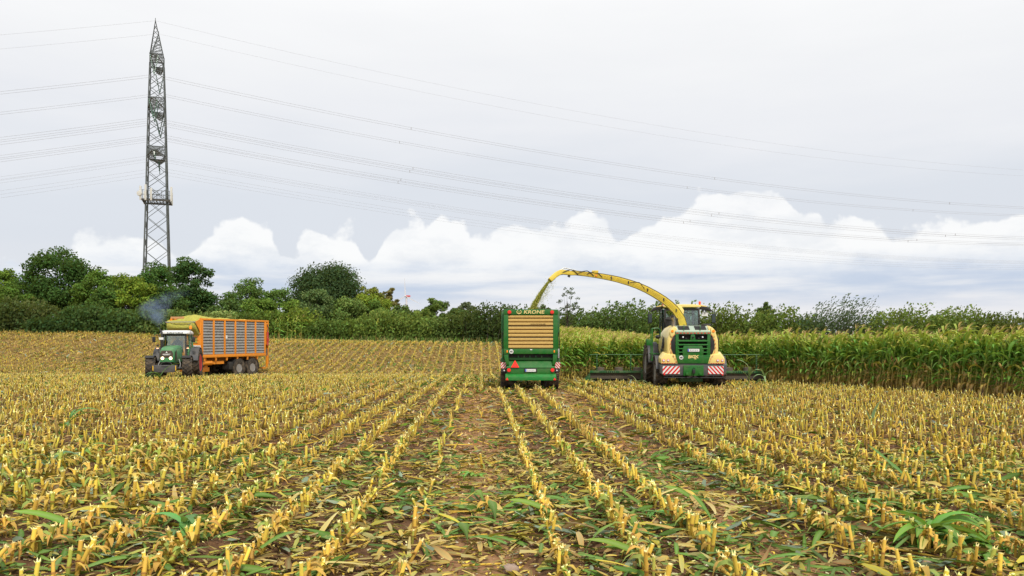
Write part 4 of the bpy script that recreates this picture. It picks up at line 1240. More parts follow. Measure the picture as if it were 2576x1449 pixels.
def speed40(parent, x, y, z, r):
    s = disc(parent, 'speed_sign', x, y, z, r, WHITE, .008, n=28)
    MB().lathe([(r * 1.08, 0), (r * 1.08, -.005), (r * .98, -.005), (r * .98, 0)], (x, y, z), 'y', 28).build('sign_rim', BLACK, s)
    lettering(s, 'sign_number', '40', r * 1.25, (x, y - .014, z), REAR, BLACK, fat=.003)


def plate(parent, x0, x1, y, z0, z1, sgn=-1):
    p = MB().box(x0, x1, y, y + .012, z0, z1).build('number_plate', WHITE, parent)
    MB().box(x0 + .005, x0 + .05, y - .003, y - .001, z0 + .005, z1 - .005).build('blue_strip', paint('plate_blue', (.02, .09, .55), .4, .05), p)
    m = MB(); L = x1 - x0
    for k in range(5): m.box(x0 + .09 + k * (L - .13) / 5, x0 + .09 + (k + .62) * (L - .13) / 5, y - .003, y - .001, z0 + .03, z1 - .03)
    m.build('blurred_mark', paint('plate_grey', (.45, .46, .47), .6, .3), p)


def triangle(m, x, y, z, s, d=.01, axis=-1):
    m.prism([(x - s / 2, z), (x + s / 2, z), (x, z + s * .87)], y, y + axis * d)


# ------------------------------------------------------------------ green forage wagon (seen from behind)
def green_wagon():
    X, Y = .80, 34.0; root = empty('forage_wagon', (X, Y, float(zt(X, Y)) - .02), R(1.0))
    tag(root, 'green forage wagon with yellow slatted tailgate seen from behind', 'wagon')
    G = GREEN
    # body walls
    m = MB().box(-1.155, 1.155, .10, .18, 1.5, 3.30); m.build('tailgate_back', DARK, root)
    for s in (-1, 1):
        MB().box(s * 1.155, s * 1.08, .19, 8.0, 1.35, 3.42).build('side_wall', G, root, bevel=.01)
        for k in range(9): MB().box(s * 1.16, s * 1.215, .35 + k * .93, .45 + k * .93, 1.30, 3.40).build('side_post', G, root, bevel=.01)
        MB().box(s * 1.16, s * 1.25, .22, .34, 2.42, 3.36).build('corner_flap', GREEN_D, root, bevel=.015)
        MB().tube([(s * 1.22, .20, 2.5), (s * 1.24, .15, 1.9), (s * 1.20, .18, 1.5)], .018, 6).build('hydraulic_hose', BLACK, root)
        MB().box(s * 1.17, s * 1.235, .12, .2, 1.38, 1.78).build('latch_cover', STEEL if s > 0 else GREEN_D, root, bevel=.01)
    MB().box(-1.07, 1.07, 7.92, 8.0, 1.35, 3.6).build('front_wall', G, root)
    MB().box(-1.07, 1.07, .2, 7.9, 1.30, 1.40).build('floor', G, root)
    # tailgate frame
    for s in (-1, 1): MB().box(s * .955, s * 1.155, 0, .10, 1.78, 3.24).build('tailgate_post', G, root, bevel=.012)
    MB().box(-1.155, 1.155, -.012, .10, 3.24, 3.46).build('tailgate_top_rail', G, root, bevel=.012)
    MB().box(-1.155, 1.155, -.008, .10, 1.56, 1.78).build('tailgate_bottom_rail', G, root, bevel=.012)
    for k in range(9):           # nine ribbed boards in three groups
        z1 = 3.225 - k * .1585 - (k // 3) * .010; z0 = z1 - .134
        p = [(.075, z0), (.03, z0 + .012), (.012, z0 + .03), (.012, z1 - .03), (.03, z1 - .012), (.075, z1)]
        MB().prism(p, -.953, .953, 'x').build('tailgate_board', BOARD, root)
        MB().box(-.953, .953, .055, .085, z0 - .022, z0 - .003).build('board_rib', paint('rib_brown', (.22, .12, .03), .6, .3), root)
    for z in (2.745, 2.262): MB().box(-.955, .955, .03, .07, z - .022, z + .004).build('board_gap', BLACK, root)
    gold = paint('lettering_gold', (.75, .58, .22), .4, .1)
    lettering(root, 'maker_lettering', 'KRONE', .205, (.13, -.018, 3.345), REAR, gold, .15, .004, sx=1.28)
    # crown emblem
    m = MB(); cx, cz = -.50, 3.345
    ring = [(cx + .105 * math.cos(a) * (1 + .12 * math.sin(a)), -.02, cz + .075 * math.sin(a)) for a in np.linspace(R(-250), R(70), 16)]
    m.tube(ring, .012, 6); m.prism([(cx - .055, cz - .075), (cx + .055, cz - .075), (cx + .06, cz - .045), (cx - .06, cz - .045)], -.028, -.014)
    m.tube([(cx - .05, -.02, cz - .04), (cx - .045, -.02, cz + .05), (cx, -.02, cz - .02), (cx + .045, -.02, cz + .05), (cx + .05, -.02, cz - .04)], .011, 6)
    m.build('crown_emblem', gold, root)
    lettering(root, 'web_lettering', 'www.krone.de', .085, (.31, .006, 2.842), REAR, paint('ink', (.05, .03, .01), .6, .1), sx=1.25)
    for s in (-1, 1):
        d = disc(root, 'top_lamp', s * .91, -.012, 3.34, .082, REDL, .05)
        m = MB(); triangle(m, s * .91, -.064, 3.30, .09); m.build('lamp_triangle', REDP, d)
    speed40(root, -.83, -.012, 1.665, .092)
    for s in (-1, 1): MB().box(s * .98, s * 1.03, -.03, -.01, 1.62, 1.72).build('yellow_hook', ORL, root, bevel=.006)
    MB().box(-.03, .06, -.016, -.008, 1.73, 1.765).build('sticker', WHITE, root)
    # opening and apron below
    MB().box(-1.0, 1.0, .35, .5, 1.05, 1.56).build('dark_outlet', DARK, root)
    MB().box(-.98, .98, .20, .28, 1.42, 1.50).build('roller_bar', BLACK, root, bevel=.02)
    for k in range(5): MB().box(-.55 + k * .25, -.50 + k * .25, .16, .22, 1.40, 1.52).build('roller_tooth', GREEN_D, root)
    for s in (-1, 1):
        MB().prism([(s * 1.14, 1.56), (s * .95, 1.56), (s * .95, 1.35), (s * .92, 1.10), (s * 1.04, 1.10), (s * 1.12, 1.35)], .02, .12).build('tailgate_arm', G, root, bevel=.01)
    MB().prism([(.30, 1.32), (.02, .985), (.02, .965), (.33, 1.32)], -1.03, 1.03, 'x').build('apron', G, root)
    MB().box(-1.02, 1.02, .04, .12, .62, .968).build('lamp_panel', G, root, bevel=.01)
    MB().prism([(.10, .72), (-.16, .60), (-.16, .44), (-.13, .44), (-.13, .585), (.10, .68)], -1.08, 1.08, 'x').build('rear_bumper', paint('bumper_green', (.012, .20, .035), .35, .15), root, bevel=.008)
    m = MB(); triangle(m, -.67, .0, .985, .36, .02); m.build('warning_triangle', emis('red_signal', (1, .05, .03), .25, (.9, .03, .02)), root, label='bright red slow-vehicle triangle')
    m = MB(); m.prism([(-.73, 1.03), (-.61, 1.03), (-.67, 1.14)], -.026, -.021); m.build('triangle_inset', paint('red_inset', (.75, .05, .03), .35, .1), root)
    for s in (-1, 1):
        disc(root, 'tail_lamp', s * .93, .036, .87, .082, REDL, .06)
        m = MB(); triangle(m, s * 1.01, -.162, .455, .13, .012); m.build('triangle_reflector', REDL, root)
    MB().box(-.29, .27, .015, .038, .78, .94).build('plate_holder', BLACK, root, bevel=.01); plate(root, -.235, .215, .0, .805, .915)
    # mudguards with warning plates
    for s in (-1, 1):
        MB().prism([(s * 1.02, 1.18), (s * 1.26, 1.18), (s * 1.28, 1.34), (s * 1.2, 1.42), (s * 1.05, 1.40)], .25, 1.9).build('mudguard', GREEN_D, root, bevel=.02)
        stripes(root, *( (1.05, 1.275) if s > 0 else (-1.275, -1.05)), .20, .94, 1.20, 2, -s)
        MB().box(s * 1.02, s * 1.27, .22, .27, .78, .94).build('lamp_bracket', BLACK, root)
        disc(root, 'reversing_lamp', s * 1.13, .21, .85, .032, LAMPG, .02)
        MB().ball((s * 1.22, .22, 1.42), .03).build('marker_lamp', REDL, root)
    MB().box(-.5, .5, .6, 7.8, .70, .95).build('chassis', GREEN_D, root)
    for y in (1.35, 2.75):
        for s in (-1, 1): wheel(root, (s * .93, y, .64), .64, .70, .33, paint('wagon_rim', (.5, .5, .48), .5, .4), ag=False)
        MB().cyl((-.8, y, .64), (.8, y, .64), .09).build('axle', BLACK, root)
    MB().beam((0, 7.6, .8), (0, 9.8, .65), .25, .2).build('drawbar', GREEN_D, root)
    for s in (-1, 1): MB().tube([(s * .7, .4, .62), (s * .68, .55, .35), (s * .66, .5, .15)], [.03, .03, .015], 6).build('mud_flap_chain', BLACK, root)


green_wagon()


# ------------------------------------------------------------------ forage harvester
HX, HY, HRZ = 8.05, 35.45, -.062


def harvester():
    z0 = float(zt(HX, HY)) - .03
    root = empty('forage_harvester', (HX, HY, z0), HRZ)
    tag(root, 'yellow and green forage harvester cutting corn, seen from behind', 'harvester')
    Minv = (Matrix.Translation((HX, HY, z0)) @ Matrix.Rotation(HRZ, 4, 'Z')).inverted()
    G = GREEN
    # --- rear bonnet: recessed grille with green slats
    MB().box(-.75, .75, .16, .30, 1.25, 2.52).build('grille_void', DARK, root)
    gm = G
    for s in (-1, 1): MB().prism([(s * .60, 1.45), (s * .765, 1.45), (s * .765, 2.54), (s * .64, 2.54)], .0, .16).build('grille_frame', gm, root, bevel=.012)
    MB().box(-.765, .765, -.01, .20, 2.44, 2.545).build('grille_top_bar', paint('pale_green_bar', (.16, .30, .16), .35, .3), root, bevel=.012)
    MB().prism([(-.08, 2.44), (.08, 2.44), (.13, 2.10), (-.13, 2.10)], .01, .15).build('grille_divider', gm, root, bevel=.01)
    for z, h in ((2.10, .06), (1.93, .06)): MB().prism([(.0, z), (-.035, z + h * .4), (.0, z + h), (.12, z + h + .03), (.12, z)], -.66, .66, 'x').build('grille_slat', gm, root)
    MB().prism([(-.40, 1.93), (.40, 1.93), (.47, 1.75), (.44, 1.45), (-.44, 1.45), (-.47, 1.75)], -.012, .15).build('centre_panel', gm, root, bevel=.012)
    for s in (-1, 1):
        for z in (1.76, 1.60, 1.45):
            MB().prism([(.0, z), (-.03, z + .025), (.0, z + .055), (.12, z + .07), (.12, z)], s * .40, s * .66, 'x').build('grille_slat', gm, root)
    MB().prism([(-.765, 1.50), (.765, 1.50), (.66, 1.14), (-.66, 1.14)], -.02, .2).build('lower_panel', gm, root, bevel=.015)
    for s in (-1, 1): disc(root, 'work_lamp', s * .43, .06, 2.31, .038, LAMPG, .05); disc(root, 'grille_stub', s * .28, .14, 2.26, .05, BLACK, .03)
    MB().box(-.04, .04, -.06, .02, 2.28, 2.34).build('camera_unit', BLACK, root, bevel=.01)
    MB().box(-.26, .30, -.030, -.014, 1.645, 1.80).build('plate_holder', BLACK, root); plate(root, -.235, .275, -.042, 1.665, 1.785)
    speed40(root, -.52, -.024, 1.40, .092)
    gold = paint('lettering_gold', (.75, .58, .22), .4, .1)
    lettering(root, 'model_lettering', 'BiG', .175, (-.07, -.026, 1.435), REAR, gold, .12, .008, sx=1.15)
    lettering(root, 'model_lettering', 'X', .175, (.14, -.026, 1.435), REAR, gold, .12, .008, sx=1.4)
    lettering(root, 'model_lettering', '780', .07, (.09, -.026, 1.345), REAR, gold, .12, .003)
    MB().box(-.22, -.11, -.026, -.022, 1.352, 1.362).build('model_underline', gold, root)
    # black side vents
    for s in (-1, 1):
        MB().prism([(s * .77, 2.40), (s * .84, 2.36), (s * .955, 2.12), (s * .955, 1.80), (s * .86, 1.56), (s * .77, 1.54)], .05, .22).build('side_vent', BLACK, root, bevel=.01)
    # yellow side cowls
    for s in (-1, 1):
        prof = [(.80, 1.00), (1.00, 1.02), (1.10, 1.35), (1.16, 1.80), (1.14, 2.20), (1.04, 2.52), (.90, 2.72), (.78, 2.80)]
        inn = [(.70, 2.74), (.70, 1.00)]
        rings = []
        for y, k, dz in ((.08, .955, -.05), (.13, .985, -.01), (.30, 1.0, .01), (.9, 1.02, .03), (1.8, 1.03, .03), (2.7, 1.02, .0)):
            rings.append([(s * (.70 + (x - .70) * (k + (k - 1) * 3)), y, 1.0 + (z - 1.0) * (1 + (k - 1) * .3) + (dz if z > 1.5 else 0)) for x, z in prof + inn])
        MB().loft(rings).build('side_cowl', YEL, root)
        MB().prism([(s * .86, 2.74), (s * 1.02, 2.55), (s * .985, 2.36), (s * .90, 2.30), (s * .79, 2.42), (s * .79, 2.74)], .02, .14).build('corner_pod', YEL, root, bevel=.03)
        disc(root, 'indicator_lamp', s * .905, .02, 2.575, .062, ORL, .03)
        # flared lamp housing over the rear wheels
        r0 = [(s * .76, .02, 1.52), (s * 1.20, .02, 1.56), (s * 1.40, .02, 1.33), (s * 1.40, .02, 1.12), (s * .64, .02, 1.12)]
        r1 = [(s * .76, .5, 1.62), (s * 1.28, .5, 1.66), (s * 1.46, .5, 1.42), (s * 1.46, .5, 1.16), (s * .64, .5, 1.12)]
        r2 = [(s * .76, 1.2, 1.60), (s * 1.20, 1.2, 1.60), (s * 1.38, 1.2, 1.40), (s * 1.38, 1.2, 1.16), (s * .64, 1.2, 1.12)]
        MB().loft([r0, r1, r2]).build('lamp_housing', YEL, root, bevel=.04)
        for x in (1.09, 1.29):
            d = disc(root, 'tail_lamp', s * x, .016, 1.27, .062, REDL, .02); disc(d, 'lamp_lens', s * x, -.004, 1.27, .045, LAMPG, .012)
        fender(root, 'rear_mudguard', s * 1.42, 1.15, .68, .76, .32, 25, 165, GREYP)
        # red reflective tape dashes
        m = MB()
        path = [(.79, 2.46), (.90, 2.28), (.985, 2.08), (.99, 1.75), (.90, 1.52), (.80, 1.40), (.76, 1.28), (.70, 1.14)]
        for k in range(len(path) - 1):
            a, b = Vector((path[k][0] * s, 0, path[k][1])), Vector((path[k + 1][0] * s, 0, path[k + 1][1])); L = (b - a).length; n = max(1, int(L / .135))
            for q in range(n):
                p0, p1 = a.lerp(b, (q + .15) / n), a.lerp(b, (q + .75) / n); yy = .01 if p0.z < 1.56 else .045; m.beam((p0.x, yy - .012, p0.z), (p1.x, yy - .012, p1.z), .045, .012)
        for q in range(6): m.box(s * (.78 + q * .105), s * (.84 + q * .105), .0, .014, 1.125, 1.155)
        m.build('reflector_tape', REDP, root)
        # louvre slashes and name on the side
        for k in range(4):
            y0 = .55 + k * .13; z1 = 2.32 - k * .16
            MB().tube([(s * (1.205 + .012 * k), y0, z1 - .34), (s * (1.225 + .008 * k), y0 + .08, z1 - .1), (s * (1.215), y0 + .42, z1 + .06)], [.012, .04, .010], 6).build('louvre_slash', BLACK, root)
        MB().tube([(s * 1.21, .52, 2.3), (s * 1.22, .5, 1.75), (s * 1.20, .56, 1.62)], [.012, .016, .008], 6).build('louvre_slash', BLACK, root)
        t = lettering(root, 'model_lettering', 'BiG X', .20, (s * 1.262, 1.1, 1.70), (R(90), 0, R(-90 if s < 0 else 90)), paint('dark_lettering', (.02, .06, .03), .5, .1), .1, .006)
    m = MB()
    for q in range(10): m.box(-.73 + q * .152, -.64 + q * .152, -.022, -.011, 2.47, 2.51)
    m.build('reflector_tape', REDP, root)
    # pale deck with grilles and hand rails
    MB().prism([(.0, 2.55), (.06, 2.60), (.55, 2.80), (2.4, 2.86), (2.4, 2.5), (.1, 2.5)], -.775, .775, 'x').build('engine_deck', MINT, root, bevel=.015)
    for s in (-1, 1):
        sl = math.atan2(.20, .49)
        for k in range(4):
            c = Vector((s * .37, .16 + k * .105, 2.655 + k * .043)); MB().obox(c, (.50, .07, .03), Matrix.Rotation(sl, 3, 'X')).build('deck_louvre', BLACK, root)
        MB().tube([(s * .36 - .04, .03, 2.58), (s * .36 - .04, .02, 2.72), (s * .36 + .0, .2, 2.84), (s * .36, .5, 2.86)], .014, 6).build('deck_rail', G, root)
    MB().tube([(-.36, .3, 2.85), (.30, .3, 2.86)], .012, 6).build('deck_rail', BLACK, root)
    MB().box(.62, 1.0, 1.0, 1.8, 2.75, 2.92).build('radiator_screen', BLACK, root, bevel=.06)
    # bumper, hitch, warning plates
    MB().prism([(-1.47, 1.08), (1.47, 1.08), (1.44, .70), (1.30, .60), (-1.30, .60), (-1.44, .70)], -.10, .35).build('rear_bumper', GREYP, root, bevel=.02)
    MB().box(-1.0, 1.0, -.05, .3, 1.08, 1.13).build('bumper_top', BLACK, root)
    MB().box(-.44, .44, -.15, -.10, .60, 1.06).build('hitch_plate', G, root, bevel=.008)
    m = MB()
    for x in (-.32, -.25, -.18, .18, .27): m.cyl((x, -.158, .98), (x, -.149, .98), .016, n=8)
    m.build('hitch_bolt', BLACK, root)
    MB().box(-.06, .06, -.28, -.15, .70, .88).build('tow_coupling', BLACK, root, bevel=.02); MB().tube([(-.05, -.2, .88), (0, -.22, .96), (.06, -.2, .90)], .014, 6).build('coupling_lever', BLACK, root)
    for s in (-1, 1): MB().box(s * .24, s * .34, -.24, -.15, .62, .74).build('hitch_bracket', G, root, bevel=.01)
    stripes(root, -1.35, -.60, -.125, .675, 1.02, 4, 1); stripes(root, .64, 1.32, -.125, .675, 1.02, 4, -1)
    for s in (-1, 1): disc(root, 'bumper_reflector', s * 1.27, -.102, .65, .035, REDL, .03)
    MB().box(-1.30, 1.30, -.12, -.02, .49, .54).build('lower_rail', BLACK, root, bevel=.01)
    for s in (-1, 1): MB().box(s * .85, s * .92, -.05, .1, .5, .66).build('rail_bracket', BLACK, root)
    # chassis, axles, wheels
    MB().box(-.75, .75, .35, 4.6, .75, 1.4).build('chassis', BLACK, root)
    MB().box(-.5, .5, .4, 1.0, .30, .5).build('underbody', GREEN_D, root, bevel=.02)
    MB().cyl((-1.3, 1.15, .68), (1.3, 1.15, .68), .14).build('rear_axle', BLACK, root)
    for s in (-1, 1):
        wheel(root, (s * 1.30, 1.15, .70), .70, .54, .36, GREYRIM, 18)
        wheel(root, (s * 1.33, 4.2, .99), .99, .74, .46, GREYRIM, 22)
        fender(root, 'front_mudguard', s * 1.38, 4.2, .99, 1.06, .50, 40, 175, GREYP)
    MB().cyl((-1.2, 4.2, .99), (1.2, 4.2, .99), .22).build('front_axle', BLACK, root)
    # ladder, hand rail and box on the left
    m = MB()
    for y in (2.15, 2.75): m.beam((-1.55, y, 1.2), (-1.55, y, 2.72), .05)
    m.tube([(-1.55, 2.15, 2.72), (-1.30, 2.15, 2.74), (-1.18, 2.15, 2.66), (-1.18, 2.15, 2.3)], .022, 6)
    m.beam((-1.55, 2.15, 2.70), (-1.55, 2.75, 2.70), .05); m.beam((-1.55, 2.15, 2.2), (-1.55, 2.75, 2.2), .04)
    m.build('hand_rail', G, root)
    m = MB()
    for z in (1.2, 1.5): m.box(-1.62, -1.2, 2.1, 2.8, z, z + .05)
    m.build('step', G, root)
    MB().box(-1.82, -1.58, 2.1, 2.5, 1.92, 2.22).build('green_box', G, root, bevel=.015)
    MB().ball((-1.32, 1.9, 2.32), .12, (1, 1.2, .8)).build('black_cap', BLACK, root)
    # cab
    y0, y1 = 3.25, 4.95; zc0, zc1 = 2.1, 3.72
    for sx in (-1, 1):
        for yy, tilt in ((y0, 0), (y1, .12)):
            MB().beam((sx * .86, yy, zc0), (sx * (.80), yy + tilt, zc1), .085).build('cab_pillar', BLACK, root, bevel=.015)
        MB().box(sx * .835, sx * .845, y0 + .05, y1 - .02, 2.55, 3.70).build('side_window', GLASS, root)
        MB().box(sx * .82, sx * .88, y0 + .04, y1, zc0, 2.55).build('cab_side', BLACK, root)
        MB().box(sx * .845, sx * .90, y0 + .55, y0 + .62, 2.5, 3.68).build('door_post', BLACK, root)
    MB().box(-.83, .83, y0 - .03, y0 + .05, zc0, 2.66).build('cab_rear_panel', BLACK, root, bevel=.02)
    MB().box(-.80, .80, y0, y0 + .012, 2.66, 3.70).build('rear_window', GLASS, root)
    MB().box(-.12, -.04, y0 - .02, y0 + .03, 2.66, 3.70).build('window_post', BLACK, root)
    MB().box(-.82, .82, y0 - .02, y0 + .05, 3.60, 3.72).build('window_header', BLACK, root)
    MB().box(-.80, .80, y1 + .06, y1 + .075, 2.3, 3.70).build('windscreen', glassy('front_glass', (.62, .74, .70), .06), root)
    MB().box(-.80, .80, y0 + .05, y1 - .02, zc0 - .05, zc0 + .02).build('cab_floor', BLACK, root)
    MB().tube([(.05, y0 - .05, 3.52), (.62, y0 - .05, 3.43)], .014, 6).build('wiper', BLACK, root)
    MB().box(.50, .66, y0 - .05, y0 - .035, 2.36, 2.50).build('sticker', WHITE, root)
    rf = [(-.88, 3.76), (-.91, 3.80), (-.86, 3.87), (-.5, 3.90), (.5, 3.90), (.86, 3.87), (.91, 3.80), (.88, 3.76)]
    MB().prism(rf, y0 - .12, y1 + .45).build('cab_roof', YEL, root, bevel=.03)
    for s in (-1, 1):
        MB().prism([(s * .90, 3.86), (s * .92, 3.66), (s * 1.20, 3.64), (s * 1.42, 3.55), (s * 1.46, 3.60), (s * 1.36, 3.74), (s * 1.18, 3.80)], y0 + .1, y0 + .45).build('roof_wing', BLACK, root, bevel=.02)
        MB().prism([(s * .90, 3.90), (s * .92, 3.82), (s * 1.20, 3.78), (s * 1.22, 3.81)], y0 + .09, y0 + .46).build('wing_cover', YEL, root, bevel=.01)
        for x in (1.02, 1.16): MB().ball((s * x, y0 + .12, 3.60), .055).build('work_lamp', BLACK, root)
        MB().tube([(s * 1.44, y0 + .2, 3.58), (s * 1.60, y0 + .1, 3.52), (s * 1.62, y0 + .08, 2.95)], .022, 6).build('mirror_arm', BLACK, root)
        mi = MB().obox((s * 1.53, y0 + .08, 3.22), (.20, .08, .46), Matrix.Rotation(s * .25, 3, 'Z')).build('mirror', BLACK, root, bevel=.03)
        MB().obox((s * 1.53 - s * .01, y0 + .035, 3.22), (.15, .006, .38), Matrix.Rotation(s * .25, 3, 'Z')).build('mirror_glass', paint('mirror_face', (.05, .07, .07), .12, .1, metal=.6), mi)
        b = MB().lathe([(.04, 3.90), (.045, 3.93), (.055, 3.95), (.055, 4.03), (.045, 4.06), (.001, 4.07)], (s * .80 + (.05 if s > 0 else -.1), y0 + .0, -.02), 'z', 14).build('beacon', emis('beacon_red', (1, .12, .02), .3, (.8, .08, .02)), root)
    MB().box(.98, 1.28, y0 + .2, y0 + .24, 3.34, 3.54).build('white_panel', WHITE, root)
    # seat
    st = paint('seat_cloth', (.34, .40, .40), .8, .2)
    MB().box(-.02, .50, 3.85, 4.35, 2.45, 2.60).build('seat', st, root, bevel=.05); MB().box(0, .48, 3.75, 3.87, 2.6, 3.30).build('seat_back', st, root, bevel=.05)
    MB().cyl((-.4, 4.6, 2.1), (-.4, 4.5, 2.85), .05).build('steering_column', BLACK, root)
    # air intake and exhaust
    MB().lathe([(.28, 2.5), (.28, 3.10), (.31, 3.12), (.31, 3.18), (.20, 3.27), (.001, 3.28)], (-.62, 2.35, 0), 'z', 20).build('air_intake', BLACK, root)
    MB().tube([(-.78, .55, 2.70), (-.78, .55, 3.02), (-.80, .50, 3.13), (-.86, .38, 3.24)], [.085, .085, .085, .09], 14).build('exhaust_pipe', CHROME, root)
    MB().tube([(-.862, .376, 3.243), (-.872, .353, 3.262)], .078, 14).build('pipe_mouth', DARK, root)
    MB().box(-.9, .9, 2.45, 3.2, 1.4, 2.62).build('engine_cover', BLACK, root)
    MB().tube([(.95, 1.2, 2.85), (.96, 1.22, 3.6)], .006, 4).build('aerial', BLACK, root)
    # --- discharge spout
    c3 = [(1140, 690), (1112, 590), (1060, 508), (1000, 447), (930, 392), (850, 341), (760, 291), (660, 246), (560, 212), (460, 183), (380, 165), (290, 148), (210, 136), (120, 124), (10, 113)]
    c2 = [(880, 113), (810, 103), (765, 104), (722, 128), (688, 158), (655, 190)]
    px = [((2300 + a * .3795) / 1.590, (1050 + b * .3795) / 1.590) for a, b in c3] + [((1950 + a * .3796) / 1.590, (1050 + b * .3796) / 1.590) for a, b in c2]
    N = len(px); pts = [W(x, y, 38.0 - 1.0 * i / (N - 1)) for i, (x, y) in enumerate(px)]; loc = [Minv @ p for p in pts]
    hei = list(np.interp(range(N), [0, 4, 9, 14, 17, 20], [.36, .31, .25, .18, .22, .21])); wid = list(np.interp(range(N), [0, 14, 20], [.40, .30, .32]))
    sp = MB().sweep(loc, wid, hei, (0, 1, 0)).build('spout', YEL_S, root, bevel=.012)
    edge = MB()
    for sg in (-1, 1):
        rail = []
        for i, p in enumerate(loc):
            d = (loc[min(i + 1, N - 1)] - loc[max(i - 1, 0)]).normalized(); up = Vector((-d.z, 0, d.x)).normalized()
            rail.append(p + up * sg * (hei[i] / 2 + .004) + Vector((0, -wid[i] / 2 - .004, 0)))
        edge.tube(rail[:16], .014, 5)
    edge.build('spout_flange', paint('flange', (.16, .12, .02), .6, .4), sp)
    for q in (-.05, .0, .05):
        tb = []
        for i, p in enumerate(loc[1:15]):
            d = (loc[i + 2] - loc[i]).normalized(); up = Vector((-d.z, 0, d.x)).normalized(); tb.append(p + up * q * hei[i] / .25 + Vector((0, -wid[i] / 2 - .012, 0)))
        MB().tube(tb, .005, 4).build('hydraulic_line', YEL_S, sp)
    for i in (2, 4, 6, 8, 10):
        MB().obox(loc[i] + Vector((0, -wid[i] / 2 - .015, 0)), (.05, .03, .14)).build('pipe_clamp', BLACK, sp)
    for i in (7, 12, 13, 15):
        d = (loc[i + 1] - loc[i - 1]).normalized(); up = Vector((-d.z, 0, d.x)).normalized(); up = up if up.z > 0 else -up; b = loc[i] + Vector((0, -.18, 0))
        MB().tube([b - d * .35 - up * .05, b - d * .15 + up * .10, b + up * .16, b + d * .2 + up * .10, b + d * .4], .016, 6).build('hydraulic_hose', BLACK, sp)
    MB().tube([loc[14] + Vector((0, -.1, .12)), loc[16] + Vector((0, -.1, .20)), loc[18] + Vector((0, -.1, .10))], .025, 6).build('flap_cylinder', STEEL, sp)
    MB().obox(loc[12] + Vector((0, -.1, .16)), (.3, .2, .12)).build('hinge_block', YEL_S, sp, bevel=.02)
    MB().obox(loc[15] + Vector((-.1, -.1, -.14)), (.12, .12, .10), Matrix.Rotation(.6, 3, 'Y')).build('spout_camera', BLACK, sp, bevel=.01)
    disc(sp, 'marker_lamp', loc[12].x + .05, loc[12].y - .17, loc[12].z - .02, .045, ORL, .03)
    MB().lathe([(.30, 2.5), (.30, 2.72), (.26, 2.78)], (loc[0].x, loc[0].y, .0), 'z', 20).build('spout_turntable', YEL_S, root)
    b = loc[2] + Vector((.22, .14, .02)); MB().prism([(b.x - .1, b.z - .25), (b.x + .16, b.z - .3), (b.x + .2, b.z), (b.x + .08, b.z + .2), (b.x - .1, b.z + .25)], b.y, b.y + .08).build('spout_bracket', YEL, sp, bevel=.02)
    # --- feeder house and wide header
    MB().prism([(4.6, .7), (4.6, 1.6), (6.2, 1.0), (6.4, .3), (5.6, .25)], -.6, .6, 'x').build('feeder_house', BLACK, root)
    hd = GREEN_D; yh = 6.15; hw = 4.46; ox = .12
    m = MB()
    for s in (-1, 1):
        seg = (ox - hw, ox - .65) if s < 0 else (ox + .65, ox + hw)
        MB().prism([(yh, .12), (yh + .9, .05), (yh + 1.3, .20), (yh + .9, .34), (yh - .02, .46)], seg[0], seg[1], 'x').build('header_body', BROWNMET, root, bevel=.01)
        MB().box(seg[0] - .02, seg[1], yh - .12, yh - .03, .44, .56).build('header_beam', hd, root, bevel=.01)
        MB().box(seg[0], seg[1], yh + .2, yh + .8, 0.0, .11).build('header_skid', BLACK, root)
        xa = ox + s * hw
        for px_ in ((s * (hw - .35)), s * 2.35):
            MB().box(ox + px_ - .032, ox + px_ + .032, yh - .13, yh - .04, .56, 1.38).build('header_post', hd, root, bevel=.006)
            mm = MB()
            for z in np.arange(.66, 1.32, .12): mm.cyl((ox + px_, yh - .136, z), (ox + px_, yh - .128, z), .026, n=10)
            mm.build('post_hole', DARK, root)
        MB().box(ox + s * 1.75 - .07, ox + s * 1.75 + .05, yh - .15, yh - .03, .10, .62).build('header_bracket', hd, root, bevel=.01)
        MB().tube([(xa + s * .05, yh - .08, 1.37), (xa - s * .2, yh - .08, 1.405), (ox + s * 1.3, yh - .08, 1.395)], .020, 8).build('push_rail', hd, root)
        mm = MB()
        for x in np.arange(hw - 1.5, hw - .4, .11): mm.box(ox + s * x - .02, ox + s * x + .02, yh - .125, yh - .119, .46, .54)
        mm.build('beam_slot', DARK, root)
        MB().prism([(xa, .05), (xa + s * .35, .02), (xa + s * .05, .30), (xa, .42)], yh - .1, yh + 1.5).build('end_divider', hd if s < 0 else BROWNMET, root, bevel=.01)
        MB().prism([(ox + s * 1.0, .10), (ox + s * 2.0, .12), (ox + s * 1.0, .75), (ox + s * .75, .75)], yh - .08, yh + .3).build('centre_guard', BROWNMET, root)
        for k in range(4):
            MB().lathe([(.5, .12), (.52, .16), (.25, .24), (.22, .7), (.001, .72)], (ox + s * (.9 + k * 1.0), yh + .95, .0), 'z', 18).build('feed_drum', BROWNMET, root)
    return loc, (Matrix.Translation((HX, HY, z0)) @ Matrix.Rotation(HRZ, 4, 'Z'))


SP_LOC, SP_M = harvester()


